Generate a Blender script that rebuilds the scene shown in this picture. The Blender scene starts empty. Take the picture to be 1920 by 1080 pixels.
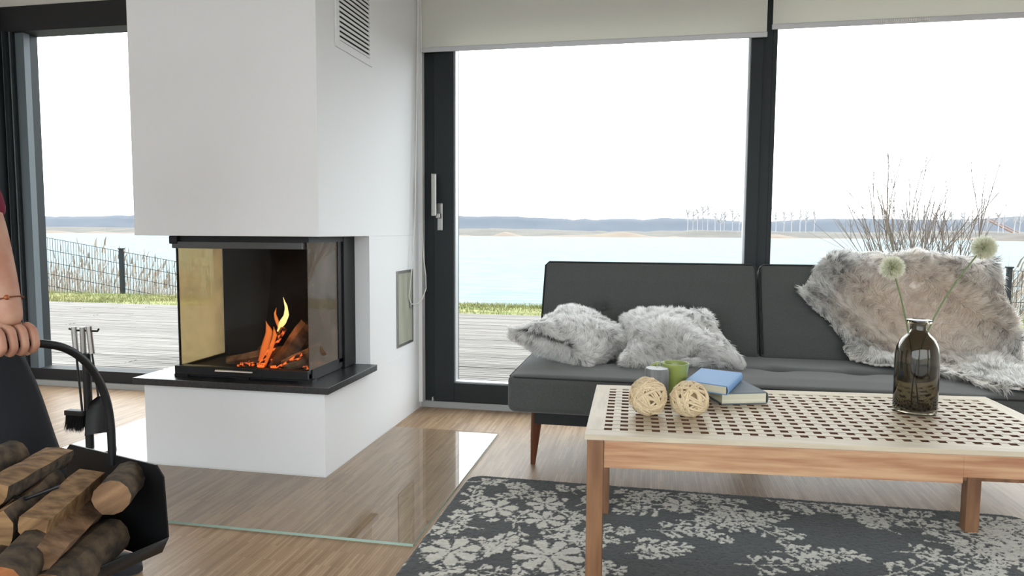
import bpy, bmesh, math, random
import numpy as np
from mathutils import Vector, Matrix, Quaternion
sc = bpy.context.scene
col = sc.collection
random.seed(7); rng = np.random.default_rng(7)

# ------------------------------------------------------------------ camera, sky, exposure
SKY_STRENGTH = 4.5
cam_d = bpy.data.cameras.new('camera'); cam = bpy.data.objects.new('camera', cam_d); col.objects.link(cam)
cam_d.sensor_width = 36; cam_d.lens = 36 * 1322.5 / 1920; cam_d.clip_end = 3000; cam_d.clip_start = 0.05
_r = Vector((0.9807802, 0.19502108, 0.00608084)); _d = Vector((0.02137548, -0.07641728, -0.99684677)); _f = Vector((-0.19394145, 0.97781756, -0.07911723))
m = Matrix.Identity(4)
for i in range(3):
    m[i][0] = _r[i]; m[i][1] = -_d[i]; m[i][2] = -_f[i]
m[0][3], m[1][3], m[2][3] = 0, 0, 0.95
cam.matrix_world = m
sc.camera = cam
w = bpy.data.worlds.new('overcast_sky'); sc.world = w; w.use_nodes = True
nt = w.node_tree; bg = nt.nodes['Background']
tc = nt.nodes.new('ShaderNodeTexCoord'); sx = nt.nodes.new('ShaderNodeSeparateXYZ'); rp = nt.nodes.new('ShaderNodeValToRGB')
nt.links.new(tc.outputs['Generated'], sx.inputs[0]); nt.links.new(sx.outputs['Z'], rp.inputs[0]); nt.links.new(rp.outputs[0], bg.inputs[0])
rp.color_ramp.elements[0].color = (0.80, 0.84, 0.88, 1); rp.color_ramp.elements[0].position = 0.0
rp.color_ramp.elements[1].color = (0.94, 0.975, 1.0, 1); rp.color_ramp.elements[1].position = 0.35
bg.inputs[1].default_value = SKY_STRENGTH
sc.view_settings.view_transform = 'Standard'; sc.view_settings.look = 'None'
sc.view_settings.exposure = 0.17; sc.view_settings.gamma = 1; sc.view_settings.use_curve_mapping = False
sc.cycles.use_adaptive_sampling = False; sc.cycles.max_bounces = 10; sc.cycles.diffuse_bounces = 7; sc.cycles.glossy_bounces = 4; sc.cycles.transmission_bounces = 8
sc.cycles.transparent_max_bounces = 24; sc.cycles.sample_clamp_indirect = 6; sc.cycles.caustics_refractive = False; sc.cycles.caustics_reflective = False

# ------------------------------------------------------------------ helpers
def S(r, g, b):
    f = lambda c: ((c / 255 + 0.055) / 1.055) ** 2.4 if c > 10.3 else c / 255 / 12.92
    return (f(r), f(g), f(b))
def mat(name, c, rough=0.6, metal=0.0, c2=None, scale=(8, 8, 8), nscale=1.0, detail=4, bump=0.0, bscale=40.0, spec=0.5, coat=0.0, lo=0.35, hi=0.65, rnd=0.0, sheen=0.0, wave=None):
    m = bpy.data.materials.new(name); m.use_nodes = True
    n = m.node_tree.nodes; L = m.node_tree.links; b = n['Principled BSDF']
    b.inputs['Base Color'].default_value = (*c, 1); b.inputs['Roughness'].default_value = rough; b.inputs['Metallic'].default_value = metal
    b.inputs['Specular IOR Level'].default_value = spec; b.inputs['Coat Weight'].default_value = coat
    if sheen: b.inputs['Sheen Weight'].default_value = sheen
    t = n.new('ShaderNodeTexCoord'); mp = n.new('ShaderNodeMapping'); mp.inputs['Scale'].default_value = scale
    L.new(t.outputs['Object'], mp.inputs[0]); out = None
    if c2 is not None:
        ns = n.new('ShaderNodeTexNoise'); ns.inputs['Scale'].default_value = nscale; ns.inputs['Detail'].default_value = detail
        L.new(mp.outputs[0], ns.inputs[0]); r = n.new('ShaderNodeValToRGB')
        r.color_ramp.elements[0].position = lo; r.color_ramp.elements[1].position = hi
        r.color_ramp.elements[0].color = (*c, 1); r.color_ramp.elements[1].color = (*c2, 1)
        L.new(ns.outputs['Fac'], r.inputs[0]); out = r.outputs[0]
    if rnd:
        oi = n.new('ShaderNodeObjectInfo'); hs = n.new('ShaderNodeHueSaturation'); mr = n.new('ShaderNodeMapRange')
        mr.inputs['To Min'].default_value = 1 - rnd; mr.inputs['To Max'].default_value = 1 + rnd
        L.new(oi.outputs['Random'], mr.inputs[0]); L.new(mr.outputs[0], hs.inputs['Value'])
        if out is not None: L.new(out, hs.inputs['Color'])
        else: hs.inputs['Color'].default_value = (*c, 1)
        out = hs.outputs[0]
    if out is not None: L.new(out, b.inputs['Base Color'])
    if bump:
        nb = n.new('ShaderNodeTexNoise'); nb.inputs['Scale'].default_value = bscale; nb.inputs['Detail'].default_value = 3
        L.new(t.outputs['Object'] if wave is None else mp.outputs[0], nb.inputs[0]); bp = n.new('ShaderNodeBump'); bp.inputs['Strength'].default_value = bump; bp.inputs['Distance'].default_value = 0.004
        L.new(nb.outputs['Fac'], bp.inputs['Height']); L.new(bp.outputs[0], b.inputs['Normal'])
    return m
def glass_mat(name, tint=(1, 1, 1), refl=1.0, ior=1.5, haze=None, back=False):
    """thin pane: tinted see-through mixed with a fresnel mirror"""
    m = bpy.data.materials.new(name); m.use_nodes = True; n = m.node_tree.nodes; L = m.node_tree.links; n.clear()
    o = n.new('ShaderNodeOutputMaterial'); t = n.new('ShaderNodeBsdfTransparent'); t.inputs[0].default_value = (*tint, 1)
    g = n.new('ShaderNodeBsdfGlossy'); g.inputs['Roughness'].default_value = 0.0; g.inputs[0].default_value = (refl, refl, refl, 1)
    fr = n.new('ShaderNodeFresnel'); fr.inputs[0].default_value = ior; mx = n.new('ShaderNodeMixShader')
    geo = n.new('ShaderNodeNewGeometry'); inv = n.new('ShaderNodeMath'); inv.operation = 'SUBTRACT'; inv.inputs[0].default_value = 1; L.new(geo.outputs['Backfacing'], inv.inputs[1])
    mu = n.new('ShaderNodeMath'); mu.operation = 'MULTIPLY'; L.new(fr.outputs[0], mu.inputs[0]); L.new(inv.outputs[0], mu.inputs[1]); L.new(mu.outputs[0], mx.inputs[0]); src = t.outputs[0]
    if haze:
        d = n.new('ShaderNodeBsdfTranslucent' if back else 'ShaderNodeBsdfDiffuse'); d.inputs[0].default_value = (*haze[0], 1); m2 = n.new('ShaderNodeMixShader')
        ns = n.new('ShaderNodeTexNoise'); ns.inputs['Scale'].default_value = 5; tcn = n.new('ShaderNodeTexCoord'); L.new(tcn.outputs['Object'], ns.inputs[0])
        mr = n.new('ShaderNodeMapRange'); mr.inputs['From Min'].default_value = 0.3; mr.inputs['From Max'].default_value = 0.7
        mr.inputs['To Min'].default_value = haze[1]; mr.inputs['To Max'].default_value = haze[2]
        L.new(ns.outputs['Fac'], mr.inputs[0]); L.new(mr.outputs[0], m2.inputs[0]); L.new(t.outputs[0], m2.inputs[1]); L.new(d.outputs[0], m2.inputs[2]); src = m2.outputs[0]
    L.new(src, mx.inputs[1]); L.new(g.outputs[0], mx.inputs[2]); L.new(mx.outputs[0], o.inputs[0])
    return m
def attr_mat(name, rough=0.9, noise=0.0, sheen=0.0, trans=0.0):
    m = bpy.data.materials.new(name); m.use_nodes = True; n = m.node_tree.nodes; L = m.node_tree.links; b = n['Principled BSDF']
    a = n.new('ShaderNodeAttribute'); a.attribute_name = 'Col'; L.new(a.outputs['Color'], b.inputs['Base Color']); b.inputs['Roughness'].default_value = rough
    b.inputs['Specular IOR Level'].default_value = 0.15
    if sheen: b.inputs['Sheen Weight'].default_value = sheen
    return m
class MB:
    def __init__(s): s.bm = bmesh.new()
    def box(s, x0, x1, y0, y1, z0, z1, bev=0.0, f=None, rot=None):
        pts = [(x, y, z) for z in (z0, z1) for y in (y0, y1) for x in (x0, x1)]
        if rot is not None:
            c = Vector(((x0 + x1) / 2, (y0 + y1) / 2, (z0 + z1) / 2)); pts = [c + rot @ (Vector(p) - c) for p in pts]
        if f: pts = [f(*p) for p in pts]
        v = [s.bm.verts.new(p) for p in pts]
        fs = [s.bm.faces.new([v[i] for i in q]) for q in ((0, 2, 3, 1), (4, 5, 7, 6), (0, 1, 5, 4), (2, 6, 7, 3), (0, 4, 6, 2), (1, 3, 7, 5))]
        if bev:
            es = list({e for q in fs for e in q.edges}); bmesh.ops.bevel(s.bm, geom=es, offset=bev, segments=2, affect='EDGES', profile=0.6)
        return s
    def poly(s, pts, z0, z1, bev=0):
        a = [s.bm.verts.new((p[0], p[1], z0)) for p in pts]; b = [s.bm.verts.new((p[0], p[1], z1)) for p in pts]; n = len(pts)
        s.bm.faces.new(a[::-1]); s.bm.faces.new(b)
        for i in range(n): s.bm.faces.new((a[i], a[(i + 1) % n], b[(i + 1) % n], b[i]))
        return s
    def tube(s, pts, r, n=8, cap=True):
        pts = [Vector(p) for p in pts]; rs = r if hasattr(r, '__len__') else [r] * len(pts)
        t0 = (pts[1] - pts[0]).normalized(); u = t0.orthogonal().normalized(); rings = []
        for i, p in enumerate(pts):
            t = (pts[min(i + 1, len(pts) - 1)] - pts[max(i - 1, 0)]).normalized()
            u = (u - t * u.dot(t)).normalized(); v = t.cross(u)
            rings.append([s.bm.verts.new(p + (u * math.cos(2 * math.pi * k / n) + v * math.sin(2 * math.pi * k / n)) * rs[i]) for k in range(n)])
        for a, b in zip(rings, rings[1:]):
            for k in range(n): s.bm.faces.new((a[k], a[(k + 1) % n], b[(k + 1) % n], b[k]))
        if cap: s.bm.faces.new(rings[0][::-1]); s.bm.faces.new(rings[-1])
        return s
    def lathe(s, prof, c=(0, 0, 0), n=32):
        rings = []
        for r, z in prof:
            if r < 1e-5: rings.append([s.bm.verts.new((c[0], c[1], c[2] + z))])
            else: rings.append([s.bm.verts.new((c[0] + r * math.cos(2 * math.pi * k / n), c[1] + r * math.sin(2 * math.pi * k / n), c[2] + z)) for k in range(n)])
        for a, b in zip(rings, rings[1:]):
            for k in range(n):
                q = [a[k % len(a)], a[(k + 1) % len(a)], b[(k + 1) % len(b)], b[k % len(b)]]
                q = [x for i, x in enumerate(q) if x not in q[:i]]
                if len(q) > 2:
                    try: s.bm.faces.new(q)
                    except ValueError: pass
        return s
    def build(s, name, material, parent=None, smooth=False, loc=None):
        bmesh.ops.recalc_face_normals(s.bm, faces=s.bm.faces)
        me = bpy.data.meshes.new(name); s.bm.to_mesh(me); s.bm.free()
        if material: me.materials.append(material)
        if smooth: me.polygons.foreach_set('use_smooth', [True] * len(me.polygons)); me.set_sharp_from_angle(angle=math.radians(40))
        return link(name, me, parent, loc)
def link(name, me, parent=None, loc=None):
    o = bpy.data.objects.new(name, me); col.objects.link(o)
    if loc is not None: o.location = loc
    if parent is not None:
        o.parent = parent
        o.matrix_parent_inverse = Matrix.Translation(-parent.location) if parent.type == 'EMPTY' and loc is None else Matrix.Identity(4)
    return o
def thing(name, label, cat, loc=(0, 0, 0), group=None):
    o = bpy.data.objects.new(name, None); col.objects.link(o); o.location = loc; o.empty_display_size = 0.1
    return tag(o, label, cat, group)
def tag(o, label=None, cat=None, group=None, kind=None):
    if label: o['label'] = label
    if cat: o['category'] = cat
    if group: o['group'] = group
    if kind: o['kind'] = kind
    return o
def struct(o): o['kind'] = 'structure'; return o
def sroot(name, loc=(0, 0, 0)):
    o = bpy.data.objects.new(name, None); col.objects.link(o); o.location = loc; return struct(o)
def arrays_mesh(name, V, quads=None, tris=None, cols=None, material=None, smooth=False):
    V = np.asarray(V, np.float32); me = bpy.data.meshes.new(name); me.vertices.add(len(V)); me.vertices.foreach_set('co', V.ravel())
    idx = []; st = []; tot = []; k = 0
    nq = 0 if quads is None else len(quads); ntr = 0 if tris is None else len(tris)
    parts = []
    if nq: parts.append(np.asarray(quads, np.int32).ravel())
    if ntr: parts.append(np.asarray(tris, np.int32).ravel())
    idx = np.concatenate(parts); me.loops.add(len(idx)); me.loops.foreach_set('vertex_index', idx)
    me.polygons.add(nq + ntr)
    st = np.concatenate([np.arange(nq) * 4, nq * 4 + np.arange(ntr) * 3]).astype(np.int32)
    me.polygons.foreach_set('loop_start', st)
    me.update(calc_edges=True)
    if smooth: me.polygons.foreach_set('use_smooth', np.ones(nq + ntr, bool))
    if cols is not None:
        a = me.color_attributes.new('Col', 'FLOAT_COLOR', 'POINT'); c = np.ones((len(V), 4), np.float32); c[:, :3] = cols; a.data.foreach_set('color', c.ravel())
    if material: me.materials.append(material)
    me.validate(); return me
def strands(name, P, D, Ln, W, bend, c0, c1, material):
    """ribbon tufts: root P, direction D, length Ln, width W, tip offset bend, root and tip colours"""
    n = len(P); R = rng.normal(size=(n, 3)); A = np.cross(D, R); A /= np.linalg.norm(A, axis=1)[:, None] + 1e-9
    W = (W * np.ones(n))[:, None]; Ln = (Ln * np.ones(n))[:, None]
    mid = P + D * Ln * 0.55 + bend * 0.3 * Ln; tip = P + D * Ln + bend * Ln
    V = np.stack([P - A * W, P + A * W, mid - A * W * 0.8, mid + A * W * 0.8, tip], 1).reshape(-1, 3)
    b = (np.arange(n) * 5)[:, None]
    Q = b + np.array([[0, 1, 3, 2]]); T = b + np.array([[2, 3, 4]])
    cm = c0 * 0.3 + c1 * 0.7
    Cc = np.stack([c0, c0, cm, cm, c1], 1).reshape(-1, 3)
    return arrays_mesh(name, V, Q, T, Cc, material)
def skin(name, verts, edges, radii, material, parent=None, levels=2, roots=(0,)):
    me = bpy.data.meshes.new(name); me.from_pydata(verts, edges, []); me.materials.append(material)
    o = link(name, me, parent)
    sm = o.modifiers.new('skin', 'SKIN'); sm.use_smooth_shade = True
    for i, v in enumerate(me.skin_vertices[0].data):
        r = radii[i]; v.radius = (r, r) if not hasattr(r, '__len__') else r; v.use_root = i in roots
    s2 = o.modifiers.new('sub', 'SUBSURF'); s2.levels = levels; s2.render_levels = levels
    return o

# ------------------------------------------------------------------ materials
M_wall = mat('white_plaster', (0.81, 0.82, 0.84), 0.85, bump=0.08, bscale=180)
M_ceil = mat('ceiling_paint', (0.72, 0.70, 0.66), 0.9)
M_frame = mat('anthracite_aluminium', S(33, 38, 41), 0.5, spec=0.3)
M_frame2 = mat('anthracite_gasket', (0.01, 0.01, 0.012), 0.6)
M_alu = mat('light_aluminium', (0.55, 0.56, 0.58), 0.4, metal=0.3)
M_sill = mat('grey_sill', (0.36, 0.37, 0.37), 0.5)
M_steel = mat('brushed_steel', (0.36, 0.35, 0.33), 0.35, metal=1.0, bump=0.1, bscale=300)
M_chrome = mat('chrome', (0.8, 0.8, 0.8), 0.1, metal=1.0)
M_black = mat('black_steel', (0.009, 0.009, 0.010), 0.45, spec=0.3)
M_slate = mat('black_granite_slab', (0.02, 0.02, 0.022), 0.28, c2=(0.035, 0.036, 0.04), nscale=12, bump=0.08, bscale=120)
M_soot = mat('sooty_firebrick', (0.005, 0.005, 0.006), 0.75, spec=0.2, c2=(0.022, 0.024, 0.03), scale=(3, 3, 3.5), nscale=1.2, lo=0.55, hi=0.85)
M_blind = bpy.data.materials.new('blind_fabric'); M_blind.use_nodes = True
_n = M_blind.node_tree.nodes; _L = M_blind.node_tree.links; _b = _n['Principled BSDF']; _b.inputs['Base Color'].default_value = (0.84, 0.84, 0.78, 1); _b.inputs['Roughness'].default_value = 0.9
_t = _n.new('ShaderNodeBsdfTranslucent'); _t.inputs[0].default_value = (0.7, 0.7, 0.64, 1); _x = _n.new('ShaderNodeMixShader'); _x.inputs[0].default_value = 0.3
_L.new(_b.outputs[0], _x.inputs[1]); _L.new(_t.outputs[0], _x.inputs[2]); _L.new(_x.outputs[0], _n['Material Output'].inputs[0])
M_pane = glass_mat('window_glass', (0.97, 0.985, 0.98), 0.12, 1.22)
M_fireglass = glass_mat('fire_glass', (0.86, 0.85, 0.82), 0.35, 1.45, haze=((0.12, 0.12, 0.12), 0.0, 0.05))
M_fireglass_side = glass_mat('sooted_side_glass', (0.55, 0.5, 0.45), 0.45, 1.5, haze=((0.27, 0.215, 0.17), 0.35, 0.65))
M_amberglass = glass_mat('amber_sooted_glass', (0.84, 0.76, 0.56), 0.6, 1.3, haze=((0.95, 0.80, 0.56), 0.3, 0.75), back=True)
M_fabric = mat('charcoal_felt', S(72, 74, 74), 0.95, c2=S(86, 88, 87), nscale=60, detail=2, bump=0.25, bscale=700, sheen=0.25, spec=0.2)
M_piping = mat('dark_piping', (0.012, 0.013, 0.014), 0.8)
M_walnut = mat('dark_walnut', S(72, 36, 18), 0.35, c2=S(105, 58, 32), scale=(40, 40, 3), nscale=1, coat=0.2)
M_hole = mat('hole_shade_brown', S(92, 58, 38), .7)  # darker brown paints shade onto the slat sides inside the lattice holes
M_top = mat('pale_oiled_wood', S(192, 179, 157), 0.5, c2=S(206, 194, 173), scale=(6, 60, 60), nscale=1, rnd=0.05)
M_topy = mat('pale_cross_wood', S(190, 177, 155), 0.5, c2=S(206, 194, 173), scale=(60, 6, 60), nscale=1, rnd=0.05)
M_apron = mat('reddish_acacia', S(160, 112, 82), 0.42, c2=S(196, 158, 124), scale=(3.5, 30, 60), nscale=1, detail=7, lo=0.34, hi=0.62, bump=0.05, bscale=60)
M_leg = mat('acacia_leg', S(110, 74, 50), 0.42, c2=S(140, 102, 72), scale=(30, 30, 4), nscale=1)
M_skin = mat('skin', S(182, 142, 120), 0.55, c2=S(172, 122, 102), nscale=3, spec=0.35); M_skin.node_tree.nodes['Principled BSDF'].inputs['Subsurface Weight'].default_value = 0.08
M_denim = mat('dark_navy_denim', S(11, 15, 22), 0.9, bump=0.2, bscale=400)
M_shirt = mat('burgundy_jersey', S(112, 20, 46), 0.9)
M_hair = mat('brown_hair', (0.05, 0.025, 0.012), 0.5, bump=0.5, bscale=80)
M_suede = mat('black_suede', (0.012, 0.013, 0.018), 0.8)
M_cord = mat('white_cord', (0.75, 0.74, 0.7), 0.6)
M_bark = mat('log_bark', S(42, 34, 27), 0.95, c2=S(92, 76, 58), scale=(30, 30, 5), nscale=1, bump=1.0, bscale=60)
M_split = mat('split_wood', S(98, 70, 42), 0.85, c2=S(152, 120, 82), scale=(40, 40, 4), nscale=1, bump=0.5, bscale=80)
M_splitr = mat('reddish_split_wood', S(116, 68, 36), 0.85, c2=S(154, 98, 56), scale=(30, 30, 4), nscale=1, bump=0.4, bscale=80)
M_fur = bpy.data.materials.new('fur'); M_fur.use_nodes = True; n = M_fur.node_tree.nodes; L = M_fur.node_tree.links; n.clear()
o_ = n.new('ShaderNodeOutputMaterial'); a_ = n.new('ShaderNodeAttribute'); a_.attribute_name = 'Col'; d_ = n.new('ShaderNodeBsdfDiffuse'); t_ = n.new('ShaderNodeBsdfTranslucent'); x_ = n.new('ShaderNodeMixShader'); x_.inputs[0].default_value = .5
L.new(a_.outputs['Color'], d_.inputs[0]); L.new(a_.outputs['Color'], t_.inputs[0]); L.new(d_.outputs[0], x_.inputs[1]); L.new(t_.outputs[0], x_.inputs[2]); L.new(x_.outputs[0], o_.inputs[0])
M_furbase = mat('fur_backing', (0.72, 0.71, 0.70), 1.0)
M_attr = attr_mat('vertex_tinted', 0.95)

# floor: industrial parquet, thin lamellas running towards the window
M_floor = bpy.data.materials.new('lamella_parquet'); M_floor.use_nodes = True
n = M_floor.node_tree.nodes; L = M_floor.node_tree.links; b = n['Principled BSDF']
t = n.new('ShaderNodeTexCoord'); mp = n.new('ShaderNodeMapping'); mp.inputs['Rotation'].default_value = (0, 0, math.radians(90)); L.new(t.outputs['Object'], mp.inputs[0])
br = n.new('ShaderNodeTexBrick'); br.inputs['Scale'].default_value = 1; br.inputs['Brick Width'].default_value = 0.18; br.inputs['Row Height'].default_value = 0.0095
br.inputs['Mortar Size'].default_value = 0.0005; br.inputs['Bias'].default_value = 0.0
br.inputs['Color1'].default_value = (*S(186, 160, 132), 1); br.inputs['Color2'].default_value = (*S(138, 112, 88), 1); br.inputs['Mortar'].default_value = (*S(92, 66, 44), 1)
L.new(mp.outputs[0], br.inputs[0])
mp2 = n.new('ShaderNodeMapping'); mp2.inputs['Scale'].default_value = (38, 3.2, 1); L.new(t.outputs['Object'], mp2.inputs[0])
ns = n.new('ShaderNodeTexNoise'); ns.inputs['Scale'].default_value = 1; ns.inputs['Detail'].default_value = 4; L.new(mp2.outputs[0], ns.inputs[0])
r = n.new('ShaderNodeValToRGB'); r.color_ramp.elements[0].position = 0.3; r.color_ramp.elements[1].position = 0.7
r.color_ramp.elements[0].color = (*S(142, 114, 88), 1); r.color_ramp.elements[1].color = (*S(188, 160, 130), 1); L.new(ns.outputs['Fac'], r.inputs[0])
mx = n.new('ShaderNodeMix'); mx.data_type = 'RGBA'; mx.inputs['Factor'].default_value = 0.5; L.new(br.outputs['Color'], mx.inputs[6]); L.new(r.outputs[0], mx.inputs[7]); L.new(mx.outputs[2], b.inputs['Base Color'])
b.inputs['Roughness'].default_value = 0.42; b.inputs['Specular IOR Level'].default_value = 0.32

# ------------------------------------------------------------------ room shell
YW = 3.64                       # inner face of the glazing
XL, XR, YB, ZC = -3.95, 3.6, -1.7, 2.45
struct(MB().box(XL - .2, XR + .2, YB - .2, YW + .12, -0.15, 0).build('floor', M_floor))
struct(MB().box(XL - .2, XR + .2, YB - .2, YW + .3, ZC, ZC + .15).build('ceiling', M_ceil))
struct(MB().box(XL - .2, XL, YB, YW + .12, 0, ZC).build('wall_left', M_wall))
struct(MB().box(XL - .2, XR + .2, YW - 0.02, YW + .2, 2.255, ZC).build('wall_front', M_ceil))
wb = MB().box(XL, XR, YB - .2, YB, 2.4, ZC).box(XL, -3.8, YB - .2, YB, 0, 2.4).box(3.45, XR, YB - .2, YB, 0, 2.4).box(.02, .14, YB - .2, YB, 0, 2.4)
struct(wb.build('wall_back', M_wall))
wr = MB().box(XR, XR + .2, YB, YW, 2.1, ZC).box(XR, XR + .2, YB, -1.5, 0, 2.1).box(XR, XR + .2, -.3, YW + .12, 0, 2.1)
struct(wr.build('wall_right', M_wall))
for i, (x0, x1) in enumerate(((-3.8, .02), (.14, 3.45))):  # unseen rear glazing, widened to brighten the room from behind
    f = struct(MB().box(x0, x0 + .07, YB - .12, YB - .04, 0, 2.4).box(x1 - .07, x1, YB - .12, YB - .04, 0, 2.4).box(x0 + .07, x1 - .07, YB - .12, YB - .04, 0, .07).box(x0 + .07, x1 - .07, YB - .12, YB - .04, 2.33, 2.4).build('window_%d' % (3 + i), M_frame))
    link('pane', MB().box(x0 + .07, x1 - .07, YB - .09, YB - .084, .07, 2.33).build('tmp', M_pane).data, f); bpy.data.objects.remove(bpy.data.objects['tmp'])
f = struct(MB().box(XR + .04, XR + .12, -1.5, -1.43, 0, 2.1).box(XR + .04, XR + .12, -.37, -.3, 0, 2.1).box(XR + .04, XR + .12, -1.43, -.37, 0, .07).box(XR + .04, XR + .12, -1.43, -.37, 2.03, 2.1).build('window_5', M_frame))  # unseen side window, cut down to weaken light on the chimney side
MB().box(XR + .07, XR + .076, -1.43, -.37, .07, 2.03).build('pane', M_pane, f)

# window 1: big fixed pane left of the fireplace
wn = sroot('window_1', (-2.9, YW, 0))
x0, x1 = -3.86, -2.0
g = MB().box(x0 - .09, x0, YW - .16, YW + .1, 0.03, 2.255).box(x0, x0 + .17, YW + .0, YW + .1, .03, 2.255); g.build('jamb', M_frame, wn)
MB().box(x0, x0 + .055, YW - .10, YW, .03, 2.11).box(x0 + .075, x0 + .095, YW - .05, YW, .03, 2.11).box(x0 + .115, x0 + .125, YW - .03, YW, .03, 2.11).build('jamb_profile', M_frame, wn)
MB().box(x0 + .118, x0 + .185, YW - .012, YW + .03, .10, 2.108).build('glazing_bead', mat('lit_jamb_grey', S(92, 102, 108), .5), wn)  # jamb face lit by the window, that light put into the lighter grey
MB().box(x0 + .060, x0 + .068, YW - .04, YW, .03, 2.11).box(x0 + .100, x0 + .108, YW - .03, YW, .03, 2.11).build('thin_profile', mat('lit_profile_grey', S(100, 108, 112), .5), wn)  # thin strips whose lighter grey paints in the lit jamb grooves
MB().box(x0, x1, YW - .03, YW + .1, 2.11, 2.255).build('head_rail', M_frame2, wn)
MB().box(x0, x1, YW - .01, YW + .1, .03, .10).build('bottom_rail', M_frame2, wn)
MB().box(x0, x1, YW - .03, YW - .012, .0, .032).build('sill_strip', M_sill, wn)
MB().box(x0 + .17, x1, YW + .035, YW + .043, .10, 2.11).build('pane', M_pane, wn)
# door 1: the glazed patio door beside the fireplace
dr = sroot('door_1', (-.35, YW, 0))
MB().box(-1.217, -1.145, YW - .01, YW + .1, .03, 2.25).box(.49, .545, YW - .01, YW + .1, .03, 2.25).box(-1.145, .49, YW - .01, YW + .1, 2.1, 2.25).build('door_frame', M_frame, dr)
MB().box(-1.14, -1.03, YW - .035, YW + .07, .035, 2.1, .004).box(.443, .50, YW - .035, YW + .07, .035, 2.1, .004).box(-1.03, .443, YW - .035, YW + .07, .035, .14, .004).box(-1.03, .443, YW - .035, YW + .07, 2.0, 2.1, .004).build('sash', M_frame, dr)
MB().box(-1.03, -1.024, YW - .02, YW + .03, .14, 2.0).box(.433, .443, YW - .02, YW + .03, .14, 2.0).box(-1.024, .433, YW - .02, YW + .03, .14, .147).build('glazing_bead', M_alu, dr)
MB().box(-1.217, .545, YW - .03, YW - .012, 0, .034).build('sill_strip', M_sill, dr)
MB().box(-1.024, .433, YW + .035, YW + .043, .147, 2.0).build('pane', M_pane, dr)
MB().box(-1.155, -1.148, YW - .03, YW - .008, .035, .055).build('weep_cap', M_alu, dr)
h = MB().box(-1.118, -1.088, YW - .047, YW - .035, .955, 1.10, .004).build('handle_plate', M_steel, dr)
MB().box(-1.115, -1.092, YW - .085, YW - .045, 1.02, 1.045, .004).box(-1.135, -1.108, YW - .10, YW - .08, 1.03, 1.25, .005).build('handle_lever', M_steel, h)
# window 2: fixed pane behind the sofa
wn = sroot('window_2', (1.9, YW, 0))
MB().box(.546, .566, YW - .01, YW + .1, .03, 2.25).box(3.5, 3.6, YW - .01, YW + .1, .03, 2.25).box(.566, 3.5, YW - .01, YW + .1, 2.12, 2.25).box(.566, 3.5, YW - .01, YW + .1, .03, .12).build('window_frame', M_frame, wn)
MB().box(.545, 3.6, YW - .03, YW - .012, 0, .034).build('sill_strip', M_sill, wn)
MB().box(.566, 3.5, YW + .035, YW + .043, .12, 2.12).build('pane', M_pane, wn)

# roller blinds
def blind(label, x0, x1, zb, mark=False):
    t = thing('roller_blind', label, 'blind', ((x0 + x1) / 2, YW - .07, zb), 'roller blinds half lowered over the glazing')
    MB().box(x0, x1, YW - .071, YW - .069, zb + .022, 2.40).build('fabric', M_blind, t)
    MB().box(x0 - .003, x1 + .003, YW - .077, YW - .063, zb, zb + .024, .003).build('bottom_bar', M_alu, t)
    MB().tube([(x0, YW - .07, 2.41), (x1, YW - .07, 2.41)], .03, 16).build('roller', M_alu, t, True)
    return t
bl = blind('off-white roller blind over the patio door beside the chimney wall', -1.195, .506, 1.872)
bl2 = blind('off-white roller blind over the right-hand window behind the sofa', .532, 3.4, 1.905)
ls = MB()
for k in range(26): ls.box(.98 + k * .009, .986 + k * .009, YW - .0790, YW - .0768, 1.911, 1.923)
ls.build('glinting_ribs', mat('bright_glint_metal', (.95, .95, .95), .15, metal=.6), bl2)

# ------------------------------------------------------------------ fireplace
XF, YF, XG = -1.217, 2.465, -2.0
fp = thing('fireplace', 'white built-in fireplace with three-sided glass firebox and black slab', 'fireplace', (-1.6, 3.0, 0))
MB().box(XG, XF, YF, YW - .03, 0, .335, .002).build('plinth', M_wall, fp)
MB().box(XG + .02, XF, 2.914, YW - .03, .335, .928).build('rear_pier', M_wall, fp)
MB().box(XG - .0, XF, 2.44, YW - .03, .928, ZC, .002).build('chimney_breast', M_wall, fp)
MB().box(-2.022, -1.183, 2.425, 2.91, .3352, .362, .002).build('hearth_slab', M_slate, fp)
fx0, fx1, fy0, fy1 = -1.862, -1.297, 2.5, 2.79
fb = MB().box(fx0 - .012, fx1, fy0 - .016, fy0 + .02, .372, .408, .003).box(fx0 - .012, fx0 + .012, fy0, 2.9, .372, .408).box(fx1 - .02, fx1 + .004, fy0 + .02, 2.9, .372, .408)
fb.box(fx0, fx1, fy0, 2.9, .364, .392).box(fx0, fx1 + .01, fy0 - .005, 2.9, .905, .9275)
fb.box(fx0, fx0 + .006, fy0 - .002, fy0 + .005, .40, .91)
fb.box(fx1 - .004, fx1 + .012, 2.80, 2.912, .364, .9275).box(fx1 - .024, fx1 + .004, 2.76, 2.80, .392, .9275)
fbo = fb.build('firebox_frame', M_black, fp)
MB().box(fx0 - .006, fx1 - .01, fy0 - .018, fy0 + .01, .878, .905, .003).build('top_bar', mat('dark_grey_steel', (.06, .06, .06), .35, spec=.5), fp)
MB().box(fx0 - .016, fx0 + .02, fy0 - .022, fy0 + .02, .895, .9275, .005).build('corner_block', M_black, fp)
MB().box(fx0 + .012, fx1 - .024, 2.79, 2.91, .392, .905).build('firebox_back', M_soot, fp)
MB().box(fx0 + .012, fx1 - .02, fy0 + .01, 2.79, .885, .904).build('firebox_roof', M_soot, fp)
MB().box(fx0 + .012, fx1 - .02, fy0 + .02, 2.79, .392, .398).build('firebox_floor', M_soot, fp)
MB().box(fx0 + .006, fx1 - .002, fy0, fy0 + .004, .408, .878).build('front_glass', M_fireglass, fp)
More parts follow.
